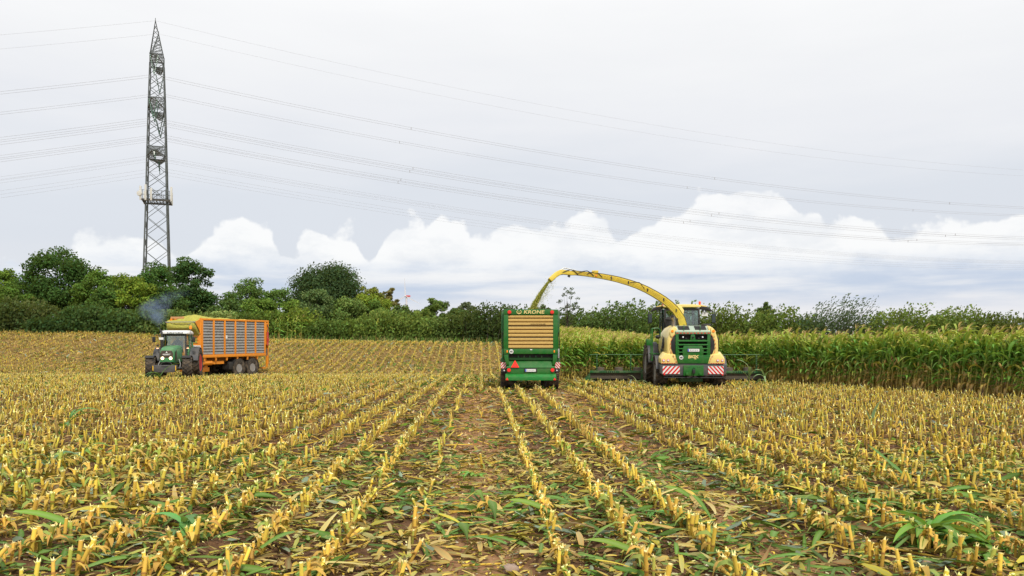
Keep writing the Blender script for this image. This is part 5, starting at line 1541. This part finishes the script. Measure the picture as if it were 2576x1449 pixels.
def silage_jet():
    """chopped corn flying from the spout into the wagon"""
    rg = np.random.default_rng(4); a = SP_M @ SP_LOC[-1]; b = Vector((.78, 36.4, 3.1)); n = 42000
    a = np.array(a); b = np.array(b); d0 = np.array([-.62, -.05, -1.0]) 
    t = rg.uniform(0, 1, n) ** .9
    mid = (a + b) / 2 + np.array([-.10, 0, .12])
    P = ((1 - t) ** 2)[:, None] * a + (2 * t * (1 - t))[:, None] * mid + (t ** 2)[:, None] * b
    r = .028 + .065 * t; P = P + rg.normal(0, 1, (n, 3)) * r[:, None] * np.array([.75, 1, .35]); st = rg.random(n) < .04; P[st] += rg.normal(0, .12, (st.sum(), 3)) + np.array([.12, 0, -.05])
    U = unit(rg.normal(0, 1, (n, 3)) + np.array([-.5, 0, -1])) ; Vv = unit(np.cross(U, rg.normal(0, 1, (n, 3)))); s = rg.uniform(.006, .013, n)[:, None]
    cols = np.array([(.36, .36, .05), (.46, .43, .08), (.22, .28, .03), (.55, .50, .14)])[rg.integers(0, 4, n)] * rg.uniform(.7, 1.1, (n, 1))
    tag(link('silage_jet', npmesh('silage_jet', *quads_at(P, U * s * 1.6, Vv * s, cols)), LITT), 'jet of chopped green corn falling from the spout into the wagon', 'silage', kind='stuff')


silage_jet()

# ------------------------------------------------------------------ tractor and orange wagon
def tractor():
    X, Y = -20.4, 47.4; hv = Vector((.207, -.977)); rz = math.atan2(-hv.x, hv.y)
    root = empty('tractor', (X, Y, float(zt(X, Y)) + .02), rz)       # origin under the front axle, +y forward
    tag(root, 'green tractor with red rims, white roof and lit headlights', 'tractor')
    G = TGREEN
    for s in (-1, 1):
        wheel(root, (s * 1.02, 0, .66), .66, .54, .36, REDRIM, 18, steer=R(10))
        wheel(root, (s * 1.05, -2.75, .87), .87, .60, .52, REDRIM, 20)
        fender(root, 'front_mudguard', s * 1.02, 0, .66, .70, .50, 55, 160, BLACK)
        fender(root, 'rear_mudguard', s * 1.06, -2.75, .87, .93, .52, 10, 155, GREYP, .04)
        MB().prism([(-1.75, 1.02), (-1.72, 1.55), (-2.1, 1.80), (-3.3, 1.80), (-3.6, 1.45), (-3.3, 1.1)], s * .62, s * .78, 'x').build('inner_mudguard', G, root, bevel=.02)
    MB().cyl((-.9, 0, .62), (.9, 0, .62), .10).build('front_axle', BLACK, root); MB().cyl((-.9, -2.75, .87), (.9, -2.75, .87), .17).build('rear_axle', BLACK, root)
    MB().box(-.28, .28, -3.2, .35, .55, 1.05).build('chassis', BLACK, root, bevel=.03)
    # bonnet
    rings = []
    for y, w, zt_, zb in ((-1.45, .48, 1.98, 1.0), (-.6, .46, 1.95, .98), (.2, .42, 1.88, .95), (.52, .38, 1.80, .96), (.62, .34, 1.70, 1.02)):
        rings.append([(-w, y, zb), (w, y, zb), (w, y, zt_ - .16), (w * .84, y, zt_ - .03), (w * .4, y, zt_), (-w * .4, y, zt_), (-w * .84, y, zt_ - .03), (-w, y, zt_ - .16)])
    MB().loft(rings).build('bonnet', G, root, bevel=.02)
    gr = paint('grille_brown', (.035, .022, .014), .5, .3)
    MB().prism([(-.33, 1.26), (.33, 1.26), (.35, 1.50), (.28, 1.69), (-.28, 1.69), (-.35, 1.50)], .60, .66).build('radiator_grille', gr, root, bevel=.02)
    lettering(root, 'maker_lettering', 'FENDT', .12, (0, .668, 1.45), FRONT, WHITE, .0, .003, sx=1.1)
    m = MB(); m.prism([(-.055, 1.55), (.055, 1.55), (0, 1.65)], .662, .672); m.build('triangle_emblem', WHITE, root)
    MB().prism([(-.36, 1.02), (.36, 1.02), (.36, 1.26), (-.36, 1.26)], .58, .655).build('lamp_panel', G, root, bevel=.02)
    for s in (-1, 1):
        h = MB().lathe([(.11, .64), (.11, .66), (.09, .67)], (s * .225, 0, 1.235), 'y', 20).build('headlight', BLACK, root)
        MB().lathe([(.088, .672), (.06, .69), (.001, .695)], (s * .225, 0, 1.235), 'y', 18).build('lamp_lens', HEADL, h)
        MB().prism([(.05, 1.15), (.35, 1.12), (.38, 1.62), (.10, 1.70)], s * .43, s * .455, 'x').build('side_grille', gr, root)
    MB().box(.459, .463, -.45, -.05, 1.25, 1.50).build('side_sticker', WHITE, root)
    # front weight block
    MB().prism([(-.64, .84), (.64, .84), (.64, .60), (.52, .43), (-.52, .43), (-.64, .60)], .80, 1.25).build('front_weight', GREYP, root, bevel=.02)
    for s in (-1, 1): MB().prism([(s * .64, .82), (s * .595, .82), (s * .595, .50), (s * .64, .58)], 1.252, 1.262).build('yellow_edge', paint('yellow_tape', (.85, .50, .02), .4, .1), root)
    MB().box(-.22, .16, 1.252, 1.258, .74, .78).build('weight_slot', DARK, root)
    MB().box(-.30, .30, .50, .85, .55, .80).build('front_linkage', BLACK, root, bevel=.03)
    MB().tube([(-.34, .75, .82), (-.22, .7, .98), (0, .68, 1.01), (.22, .7, .98), (.34, .75, .82)], .03, 8).build('linkage_frame', BLACK, root)
    for s in (-1, 1): MB().tube([(s * .50, -.3, 1.15), (s * .62, -.15, .85), (s * .60, .1, .62)], .03, 6).build('steering_hose', STEEL, root)
    # cab
    zc0, zc1 = 1.15, 2.66
    fr = [(-.70, -1.38), (.70, -1.38)]; 
    cor = {(-1, 1): ((-.72, -1.30, 1.15), (-.64, -1.55, 2.66)), (1, 1): ((.72, -1.30, 1.15), (.64, -1.55, 2.66)), (-1, 0): ((-.80, -3.05, 1.7), (-.72, -3.15, 2.66)), (1, 0): ((.80, -3.05, 1.7), (.72, -3.15, 2.66))}
    for (sx, f), (a, b) in cor.items(): MB().beam(a, b, .09 if f else .08).build('cab_pillar', BLACK if f else G, root, bevel=.015)
    MB().add([(-.70, -1.30, 1.2), (.70, -1.30, 1.2), (.62, -1.555, 2.62), (-.62, -1.555, 2.62), (-.70, -1.31, 1.2), (.70, -1.31, 1.2), (.62, -1.565, 2.62), (-.62, -1.565, 2.62)],
             [(0, 1, 2, 3), (7, 6, 5, 4), (0, 4, 5, 1), (1, 5, 6, 2), (2, 6, 7, 3), (3, 7, 4, 0)]).build('windscreen', GLASS, root, smooth=False)
    for s in (-1, 1):
        MB().add([(s * .745, -1.35, 1.2), (s * .80, -3.03, 1.75), (s * .72, -3.12, 2.62), (s * .66, -1.58, 2.62), (s * .735, -1.35, 1.2), (s * .79, -3.03, 1.75), (s * .71, -3.12, 2.62), (s * .65, -1.58, 2.62)],
                 [(0, 1, 2, 3), (7, 6, 5, 4), (0, 4, 5, 1), (1, 5, 6, 2), (2, 6, 7, 3), (3, 7, 4, 0)]).build('side_window', GLASS, root, smooth=False)
        MB().beam((s * .77, -2.25, 1.5), (s * .70, -2.35, 2.64), .05).build('door_post', G, root)
        MB().prism([(-1.30, 1.15), (-3.0, 1.15), (-3.0, 1.72), (-1.36, 1.22)], s * .70, s * .76, 'x').build('cab_side', G, root)
    MB().box(-.70, .70, -3.14, -3.12, 1.75, 2.62).build('rear_window', GLASS, root)
    MB().box(-.70, .70, -1.36, -1.30, 1.10, 1.24).build('cowl', BLACK, root)
    MB().box(-.70, .70, -3.05, -1.4, 1.08, 1.15).build('cab_floor', BLACK, root)
    MB().box(-.66, .66, -1.60, -1.50, 2.56, 2.68).build('roof_visor', BLACK, root, bevel=.02)
    rings = []
    for y, w, a, b in ((-1.36, .72, 2.68, 2.80), (-1.5, .80, 2.67, 2.86), (-2.3, .84, 2.66, 2.90), (-3.2, .82, 2.66, 2.86), (-3.34, .74, 2.68, 2.80)):
        rings.append([(-w, y, a), (w, y, a), (w, y, (a + b) / 2), (w * .88, y, b), (-w * .88, y, b), (-w, y, (a + b) / 2)])
    MB().loft(rings).build('cab_roof', WHITE, root, bevel=.02)
    for x in (-.42, -.2, .06, .28):
        l = MB().box(x - .095, x + .095, -1.38, -1.335, 2.695, 2.80).build('roof_lamp', BLACK, root, bevel=.01)
        MB().box(x - .07, x + .07, -1.336, -1.328, 2.715, 2.78).build('lamp_glass', LAMPG, l)
    MB().tube([(.50, -1.28, 1.95), (-.05, -1.28, 1.98)], .012, 5).build('wiper', BLACK, root)
    MB().tube([(-.1, -1.75, 1.2), (.0, -1.85, 1.78)], .03, 6).build('steering_column', BLACK, root)
    MB().lathe([(.19, -.01), (.21, .01), (.19, .03), (.17, .01)], (0, -1.85, 1.8), 'z', 20).build('steering_wheel', BLACK, root)
    MB().box(-.27, .27, -2.9, -2.35, 1.50, 1.62).build('seat', BLACK, root, bevel=.04); MB().box(-.25, .25, -2.98, -2.86, 1.6, 2.25).build('seat_back', BLACK, root, bevel=.04)
    MB().box(-.2, .2, -2.8, -2.4, 1.15, 1.5).build('seat_base', BLACK, root)
    # exhaust stack at the tractor's right
    ex = MB().tube([(.60, -1.0, 1.15), (.60, -1.0, 2.45)], .095, 16).build('exhaust_stack', BLACK, root)
    MB().tube([(.60, -1.0, 2.45), (.60, -1.0, 2.66), (.63, -1.05, 2.78), (.72, -1.15, 2.90)], .06, 12).build('exhaust_tip', BLACK, root)
    MB().box(.49, .74, -.885, -.875, 2.32, 2.46).build('number_board', WHITE, root)
    for s in (-1, 1):
        MB().tube([(s * .66, -1.5, 2.55), (s * .95, -1.42, 2.60), (s * 1.12, -1.40, 2.60), (s * 1.12, -1.40, 2.5)], .022, 6).build('mirror_arm', BLACK, root)
        MB().obox((s * 1.14, -1.38, 2.33), (.18, .08, .34)).build('mirror', BLACK, root, bevel=.03)
        MB().tube([(s * .84, -1.2, 1.5), (s * .86, -1.1, 1.95)], .015, 6).build('lamp_stalk', BLACK, root)
        MB().obox((s * .86, -1.08, 1.97), (.12, .08, .10)).build('side_work_lamp', BLACK, root, bevel=.015)
        MB().obox((s * .86, -1.06, 1.80), (.10, .07, .05)).build('indicator_lamp', emis('indicator', (1, .5, .3), 2.0, (.8, .3, .1)), root)
    b = MB().tube([(-.86, -2.0, 2.62), (-.86, -2.0, 2.98)], .018, 6).build('beacon_stem', STEEL, root)
    MB().lathe([(.07, 2.98), (.075, 3.0), (.075, 3.14), (.05, 3.18), (.001, 3.185)], (-.86, -2.0, 0), 'z', 14).build('beacon', ORL, root)
    MB().beam((0, -3.2, .5), (0, -3.9, .5), .16).build('drawbar', BLACK, root)
    return (Matrix.Translation((X, Y, float(zt(X, Y)) + .02)) @ Matrix.Rotation(rz, 4, 'Z'))


TM = tractor()


def driver():
    """seated driver, one skin grown over a joint skeleton"""
    J = {'pel': (0, -2.62, 1.70, .15), 'bel': (0, -2.64, 1.90, .15), 'che': (0, -2.60, 2.10, .17), 'nec': (0, -2.56, 2.28, .06), 'hea': (0, -2.53, 2.40, .10), 'cro': (0, -2.53, 2.50, .085)}
    E = [('pel', 'bel'), ('bel', 'che'), ('che', 'nec'), ('nec', 'hea'), ('hea', 'cro')]
    for s, n in ((-1, 'l'), (1, 'r')):
        J['sh' + n] = (s * .20, -2.58, 2.18, .075); J['el' + n] = (s * .30, -2.32, 1.96, .055); J['wr' + n] = (s * .17, -2.06, 1.86, .036); J['ha' + n] = (s * .15, -1.97, 1.86, .04)
        J['hi' + n] = (s * .10, -2.55, 1.70, .10); J['kn' + n] = (s * .14, -2.12, 1.68, .075); J['an' + n] = (s * .14, -2.02, 1.26, .045); J['fo' + n] = (s * .14, -1.86, 1.20, .045)
        E += [('che', 'sh' + n), ('sh' + n, 'el' + n), ('el' + n, 'wr' + n), ('wr' + n, 'ha' + n), ('pel', 'hi' + n), ('hi' + n, 'kn' + n), ('kn' + n, 'an' + n), ('an' + n, 'fo' + n)]
    ks = list(J); me = bpy.data.meshes.new('person'); me.from_pydata([J[k][:3] for k in ks], [(ks.index(a), ks.index(b)) for a, b in E], [])
    o = bpy.data.objects.new('person', me); COL.objects.link(o); o.matrix_world = TM
    o.modifiers.new('Skin', 'SKIN'); sv = me.skin_vertices[0].data
    for i, k in enumerate(ks): sv[i].radius = (J[k][3], J[k][3]); sv[i].use_root = (k == 'pel')
    ss = o.modifiers.new('Sub', 'SUBSURF'); ss.levels = 1; ss.render_levels = 1
    m, g, p, _ = principled('driver_cloth')
    z = g.n('SeparateXYZ', {0: g.n('TexCoord').outputs['Object']})
    g.set(p.inputs['Base Color'], g.mix(g.m('GREATER_THAN', z.outputs[2], 2.30), (.02, .03, .045), (.42, .24, .16))); p.inputs['Roughness'].default_value = .85
    me.materials.append(m)
    tag(o, 'driver in dark clothes seated at the wheel inside the tractor cab', 'person')


driver()


def orange_wagon():
    c0 = Vector((-20.65, 53.0)); fw = Vector((-.327, -.945)).normalized(); lf = Vector((-fw.y, fw.x))     # left of travel = camera side
    ct = c0 - lf * 1.25; L = 6.9; rz = math.atan2(-fw.x, fw.y)
    mid = ct - fw * 3.6; zg = float(zt(mid.x, mid.y)) + .0
    root = empty('silage_wagon', (ct.x, ct.y, zg), rz); tag(root, 'orange high-sided silage wagon with grey board sides behind the tractor', 'wagon')
    O = ORANGE; zb, zt_ = 1.46, 4.10
    for s in (-1, 1):          # s=-1 is the left side (towards the camera)
        MB().box(s * 1.10, s * 1.14, -L, -.02, zb + .2, zt_ - .1).build('side_backing', DARK, root)
        MB().box(s * 1.12, s * 1.27, -L - .35, .05, zt_ - .13, zt_).build('top_rail', O, root, bevel=.015)
        MB().box(s * 1.12, s * 1.28, -L - .02, .05, zb, zb + .20).build('bottom_rail', O, root, bevel=.015)
        ps = [-.08 - k * (L - .16) / 6 for k in range(7)]
        for y in ps: MB().box(s * 1.15, s * 1.29, y - .055, y + .055, zb + .201, zt_ - .131).build('side_post', O, root, bevel=.012)
        for k in range(6):
            y1, y0 = ps[k] - .056, ps[k + 1] + .056; n = 12; hh = (zt_ - .131 - zb - .201) / n
            for q in range(n):
                z0 = zb + .203 + q * hh; pr = [(s * 1.15, z0), (s * 1.215, z0 + .012), (s * 1.225, z0 + .04), (s * 1.205, z0 + hh - .045), (s * 1.175, z0 + hh - .03), (s * 1.15, z0 + hh - .02)]
                MB().prism(pr, y0, y1, 'y').build('side_board', GREYBOARD, root, smooth=False)
        for k in range(6):
            y = ps[k] - .25; MB().prism([(y - .09, zb), (y + .09, zb), (y + .04, zb - .24), (y - .04, zb - .24)], s * 1.16, s * 1.24, 'x').build('gusset', O, root)
    MB().box(-1.1, 1.1, -L, 0, zb, zb + .1).build('floor', BROWNMET, root)
    # front: solid orange lower wall with slits, flared mesh top
    MB().box(-1.25, 1.25, -.02, .06, zb, zb + 1.62).build('front_wall', O, root, bevel=.015)
    for z in (.96, 1.16, 1.36): MB().box(-1.05, .95, .062, .068, zb + z, zb + z + .022).build('wall_slit', DARK, root)
    for z in (1.0, 1.20): MB().box(-.95, -.55, .061, .066, zb + z, zb + z + .14).build('wall_grating', SILAGE, root)
    MB().box(-1.24, -.54, .069, .075, zb + .61, zb + .83).build('name_board', WHITE, root)
    lettering(root, 'maker_lettering', 'Veenhuis', .18, (-.90, .082, zb + .72), FRONT, BLACK, 0, .006, sx=.88)
    MB().box(-1.30, -1.12, .07, .10, zb + .22, zb + .48).build('side_marker', paint('marker_red', (.30, .03, .05), .5, .2), root)
    # flared upper front
    zf = zb + 1.62; yf = .55
    MB().beam((-1.2, .05, zf), (-1.22, .02, zt_ + .02), .10).build('front_post', O, root); MB().beam((1.2, .05, zf), (1.22, .02, zt_ + .02), .10).build('front_post', O, root)
    for s in (-1, 1):
        MB().add([(s * 1.22, .0, zf), (s * 1.22, yf, zt_ - .25), (s * 1.22, .0, zt_ - .02), (s * 1.19, .0, zf), (s * 1.19, yf, zt_ - .25), (s * 1.19, .0, zt_ - .02)],
                 [(0, 1, 2), (5, 4, 3), (0, 3, 4, 1), (1, 4, 5, 2), (2, 5, 3, 0)]).build('front_cheek', O, root, smooth=False)
    m = MB(); m.beam((-1.22, yf, zt_ - .25), (1.22, yf, zt_ - .25), .05); m.build('mesh_frame', STEEL, root)
    m = MB(); m.beam((-1.2, .08, zf), (1.2, yf + .01, zt_ - .25), .04); m.build('mesh_brace', STEEL, root); m = MB(); m.beam((1.2, .08, zf), (-1.2, yf + .01, zt_ - .25), .04); m.build('mesh_brace', STEEL, root)
    m = MB()                    # wire mesh
    for k in range(25):
        x = -1.15 + k * .096; m.beam((x, .07, zf + .02), (x, yf - .01, zt_ - .27), .010)
    for k in range(11): f = k / 10; m.beam((-1.18, .07 + f * (yf - .08), zf + .02 + f * (zt_ - .29 - zf)), (1.18, .07 + f * (yf - .08), zf + .02 + f * (zt_ - .29 - zf)), .010)
    m.build('wire_mesh', paint('mesh_wire', (.30, .20, .06), .6, .3), root, smooth=False)
    MB().box(.2, 1.25, -.05, .06, zt_ - .02, zt_ + .12).build('top_board', paint('faded_orange', (.62, .30, .12), .6, .4), root, bevel=.01)
    # white emblem on the third bay
    s = MB().box(-1.236, -1.228, -2.62, -2.28, zb + 1.28, zb + 1.52).build('white_sign', WHITE, root)
    MB().lathe([(.075, -1.243), (.075, -1.238), (.055, -1.238), (.055, -1.243)], (0, -2.36, zb + 1.40), 'x', 16).build('sign_mark', GREYP, s)
    # rear frame with extinguisher
    yr = -L - .32
    for s in (-1, 1):
        MB().box(s * 1.20, s * 1.28, yr, yr + .09, .85, zt_ - .13).build('rear_post', O, root, bevel=.01)
        MB().box(s * 1.20, s * 1.24, yr + .09, -L - .03, zb + .9, zb + 2.47).build('rear_side_panel', O, root)
        MB().box(s * 1.20, s * 1.26, yr + .09, -L - .03, zb + .84, zb + .895).build('rear_brace', O, root)
        MB().prism([(yr + .02, zb), (-L - .03, zb), (-L - .03, zb + .55), (yr + .05, zb + .5)], s * 1.19, s * 1.25, 'x').build('rear_bracket', BROWNMET, root)
        MB().beam((s * 1.24, -L - .15, .6), (s * 1.24, -L - .15, zb), .10).build('rear_leg', O, root)
    MB().box(-1.2, 1.2, yr, yr + .09, zb, zt_ - .2).build('tailgate', O, root)
    MB().tube([(-1.31, yr + .17, zb + .78), (-1.31, yr + .17, zb + 1.78)], .075, 14).build('fire_extinguisher', paint('extinguisher_red', (.45, .05, .045), .4, .25), root)
    MB().box(-1.40, -1.27, yr + .09, yr + .25, zb + 1.1, zb + 1.3).build('extinguisher_strap', paint('extinguisher_red', (.45, .05, .045), .4, .25), root)
    MB().tube([(-1.30, yr + .17, zb + 1.78), (-1.30, yr + .08, zb + 2.1), (-1.30, yr + .2, zb + 2.35)], .03, 6).build('hydraulic_hose', BROWNMET, root)
    # chassis
    MB().box(-.55, .55, -L, 1.3, .95, 1.40).build('chassis', paint('chassis_orange', (.45, .15, .015), .6, .5, dust=(.12, .08, .05)), root)
    MB().box(-.9, .9, -1.2, -.4, .50, .80).build('cross_member', O, root, bevel=.02); MB().prism([(-1.0, .8), (-.6, .8), (-.75, 1.4), (-.9, 1.4)], -.92, -.78, 'x').build('support_leg', O, root)
    MB().cyl((-1.02, -.3, 1.10), (-1.02, -1.2, 1.10), .17, n=18).build('air_tank', O, root); MB().box(-1.12, -.92, -2.4, -1.3, 1.0, 1.2).build('side_beam', O, root)
    for k in range(6): MB().tube([(-1.0, -.2 - k * .1, 1.2), (-1.05, -.1 - k * .12, .95), (-.98, .05 - k * .1, .85)], .02, 6).build('air_hose', BLACK, root)
    MB().beam((0, 1.2, 1.0), (0, 2.6, .62), .22).build('drawbar', O, root)
    for y in (-3.85, -5.35):
        for s in (-1, 1): wheel(root, (s * .98, y, .66), .66, .62, .30, GREYRIM, ag=False, dish=-.1)
        MB().cyl((-.8, y, .64), (.8, y, .64), .09).build('axle', BLACK, root)
    for s in (-1, 1):
        fender(root, 'mudguard', s * .98, -3.85, .64, .72, .60, -15, 60, BLACK)
        fender(root, 'mudguard', s * .98, -5.35, .64, .72, .60, 120, 190, BLACK)
        MB().box(s * .70, s * 1.28, -3.14, -2.75, .58, 1.12).build('storage_box', BLACK, root, bevel=.03)
    MB().box(-1.1, 1.1, yr + .1, yr + .2, .5, .6).build('rear_bar', O, root)
    # heap of silage
    rg = np.random.default_rng(9); nx, ny = 28, 70
    xs = np.linspace(-1.13, 1.13, nx); ys = np.linspace(-L + .05, .55, ny); Xg, Yg = np.meshgrid(xs, ys)
    cap = 1 - (np.abs(Xg) / 1.13) ** 2.4
    prof = np.interp(Yg, [-L, -L + 1, -4.6, -3.2, -1.8, -1.0, -.2, .2, .55], [.02, .12, .10, .14, .16, .30, .30, .05, -.5])
    Z = zt_ - .18 + cap * (.08 + prof) + .16 * vnoise(Xg * 2.2, Yg * 2.2) + .10 * vnoise(Xg * 9, Yg * 9)
    top = np.stack([Xg, Yg, Z], -1).reshape(-1, 3); i = (np.arange(ny - 1)[:, None] * nx + np.arange(nx - 1)[None]).ravel(); Q = [np.stack([i, i + 1, i + nx + 1, i + nx], 1)]
    bot = top.copy(); bot[:, 2] = np.where(bot[:, 1] > 0, zf - .2 + np.clip(bot[:, 1], 0, 1) * 1.0, zb + .12); bot[:, 2] = np.minimum(bot[:, 2], top[:, 2] - .02); n = len(top); Q.append(Q[0][:, ::-1] + n)
    ring = list(range(nx)) + [k * nx + nx - 1 for k in range(1, ny)] + [(ny - 1) * nx + k for k in range(nx - 2, -1, -1)] + [k * nx for k in range(ny - 2, 0, -1)]
    Q.append(np.array([[ring[k], ring[k] + n, ring[(k + 1) % len(ring)] + n, ring[(k + 1) % len(ring)]] for k in range(len(ring))]))
    o = link('silage_load', npmesh('silage_load', np.concatenate([top, bot]), np.concatenate(Q), smooth=True), SILAGE)
    o.matrix_world = Matrix.Translation((ct.x, ct.y, zg)) @ Matrix.Rotation(rz, 4, 'Z'); tag(o, 'heap of yellow-green chopped corn filling the orange wagon', 'silage')


orange_wagon()


def smoke():
    """blue-grey exhaust cloud drifting up from the tractor's stack"""
    p = TM @ Vector((.72, -1.15, 2.90)); m = MB()
    path = [(0, 0, 0), (-.10, 0, .28), (-.30, 0, .75), (-.40, 0, 1.25), (.0, .2, 1.75), (.8, .4, 2.2), (1.7, .6, 2.6)]
    m.tube([tuple(p + Vector(q)) for q in path], [.10, .42, .95, 1.2, 1.15, 1.0, .5], 20); o = m.build('exhaust_smoke', None)
    mat = bpy.data.materials.new('smoke'); mat.use_nodes = True; t = mat.node_tree; t.nodes.clear(); g = NT(t)
    oc = g.n('TexCoord').outputs['Object']
    q = g.n('VectorMath', {0: oc, 1: tuple(p)}, operation='SUBTRACT').outputs[0]; sp = g.n('SeparateXYZ', {0: q})
    # distance from the drifting axis
    ax = g.n('FloatCurve'); cv = ax.mapping.curves[0]
    pts = [(0, .5), (.10, .47), (.28, .40), (.46, .36), (.64, .5), (.80, .78), (.95, 1.0)]
    cv.points[0].location = pts[0]; cv.points[1].location = pts[-1]
    for a in pts[1:-1]: cv.points.new(*a)
    ax.mapping.update(); g.set(ax.inputs['Value'], g.m('DIVIDE', sp.outputs[2], 2.74, clamp=True))
    cx = g.m('MULTIPLY', g.m('SUBTRACT', ax.outputs[0], .5), 3.0)
    dx = g.m('SUBTRACT', sp.outputs[0], cx); rr = g.m('SQRT', g.m('ADD', g.m('MULTIPLY', dx, dx), g.m('MULTIPLY', sp.outputs[1], sp.outputs[1])))
    rad = g.m('ADD', .10, g.m('MULTIPLY', g.smooth(sp.outputs[2], 0, 1.1), 1.0))
    fall = g.smooth(g.m('DIVIDE', rr, rad), 1.0, .0)
    nz = g.noise(oc, 1.7, 4, .6); puff = g.smooth(nz, .36, .72)
    fade = g.m('SUBTRACT', 1.0, g.smooth(sp.outputs[2], 1.0, 2.6))
    den = g.m('MULTIPLY', g.m('MULTIPLY', g.m('MULTIPLY', fall, puff), fade), 2.4)
    vol = g.n('VolumePrincipled', {'Color': (.30, .40, .56), 'Density': den, 'Anisotropy': .2})
    out = g.n('OutputMaterial'); t.links.new(vol.outputs[0], out.inputs['Volume']); o.data.materials.clear(); o.data.materials.append(mat)
    tag(o, 'blue-grey exhaust smoke drifting up from the tractor', 'smoke', kind='stuff')


smoke()
print('objects', len(bpy.data.objects), 'tris', sum(len(o.data.loops) - 2 * len(o.data.polygons) for o in bpy.data.objects if o.type == 'MESH'))
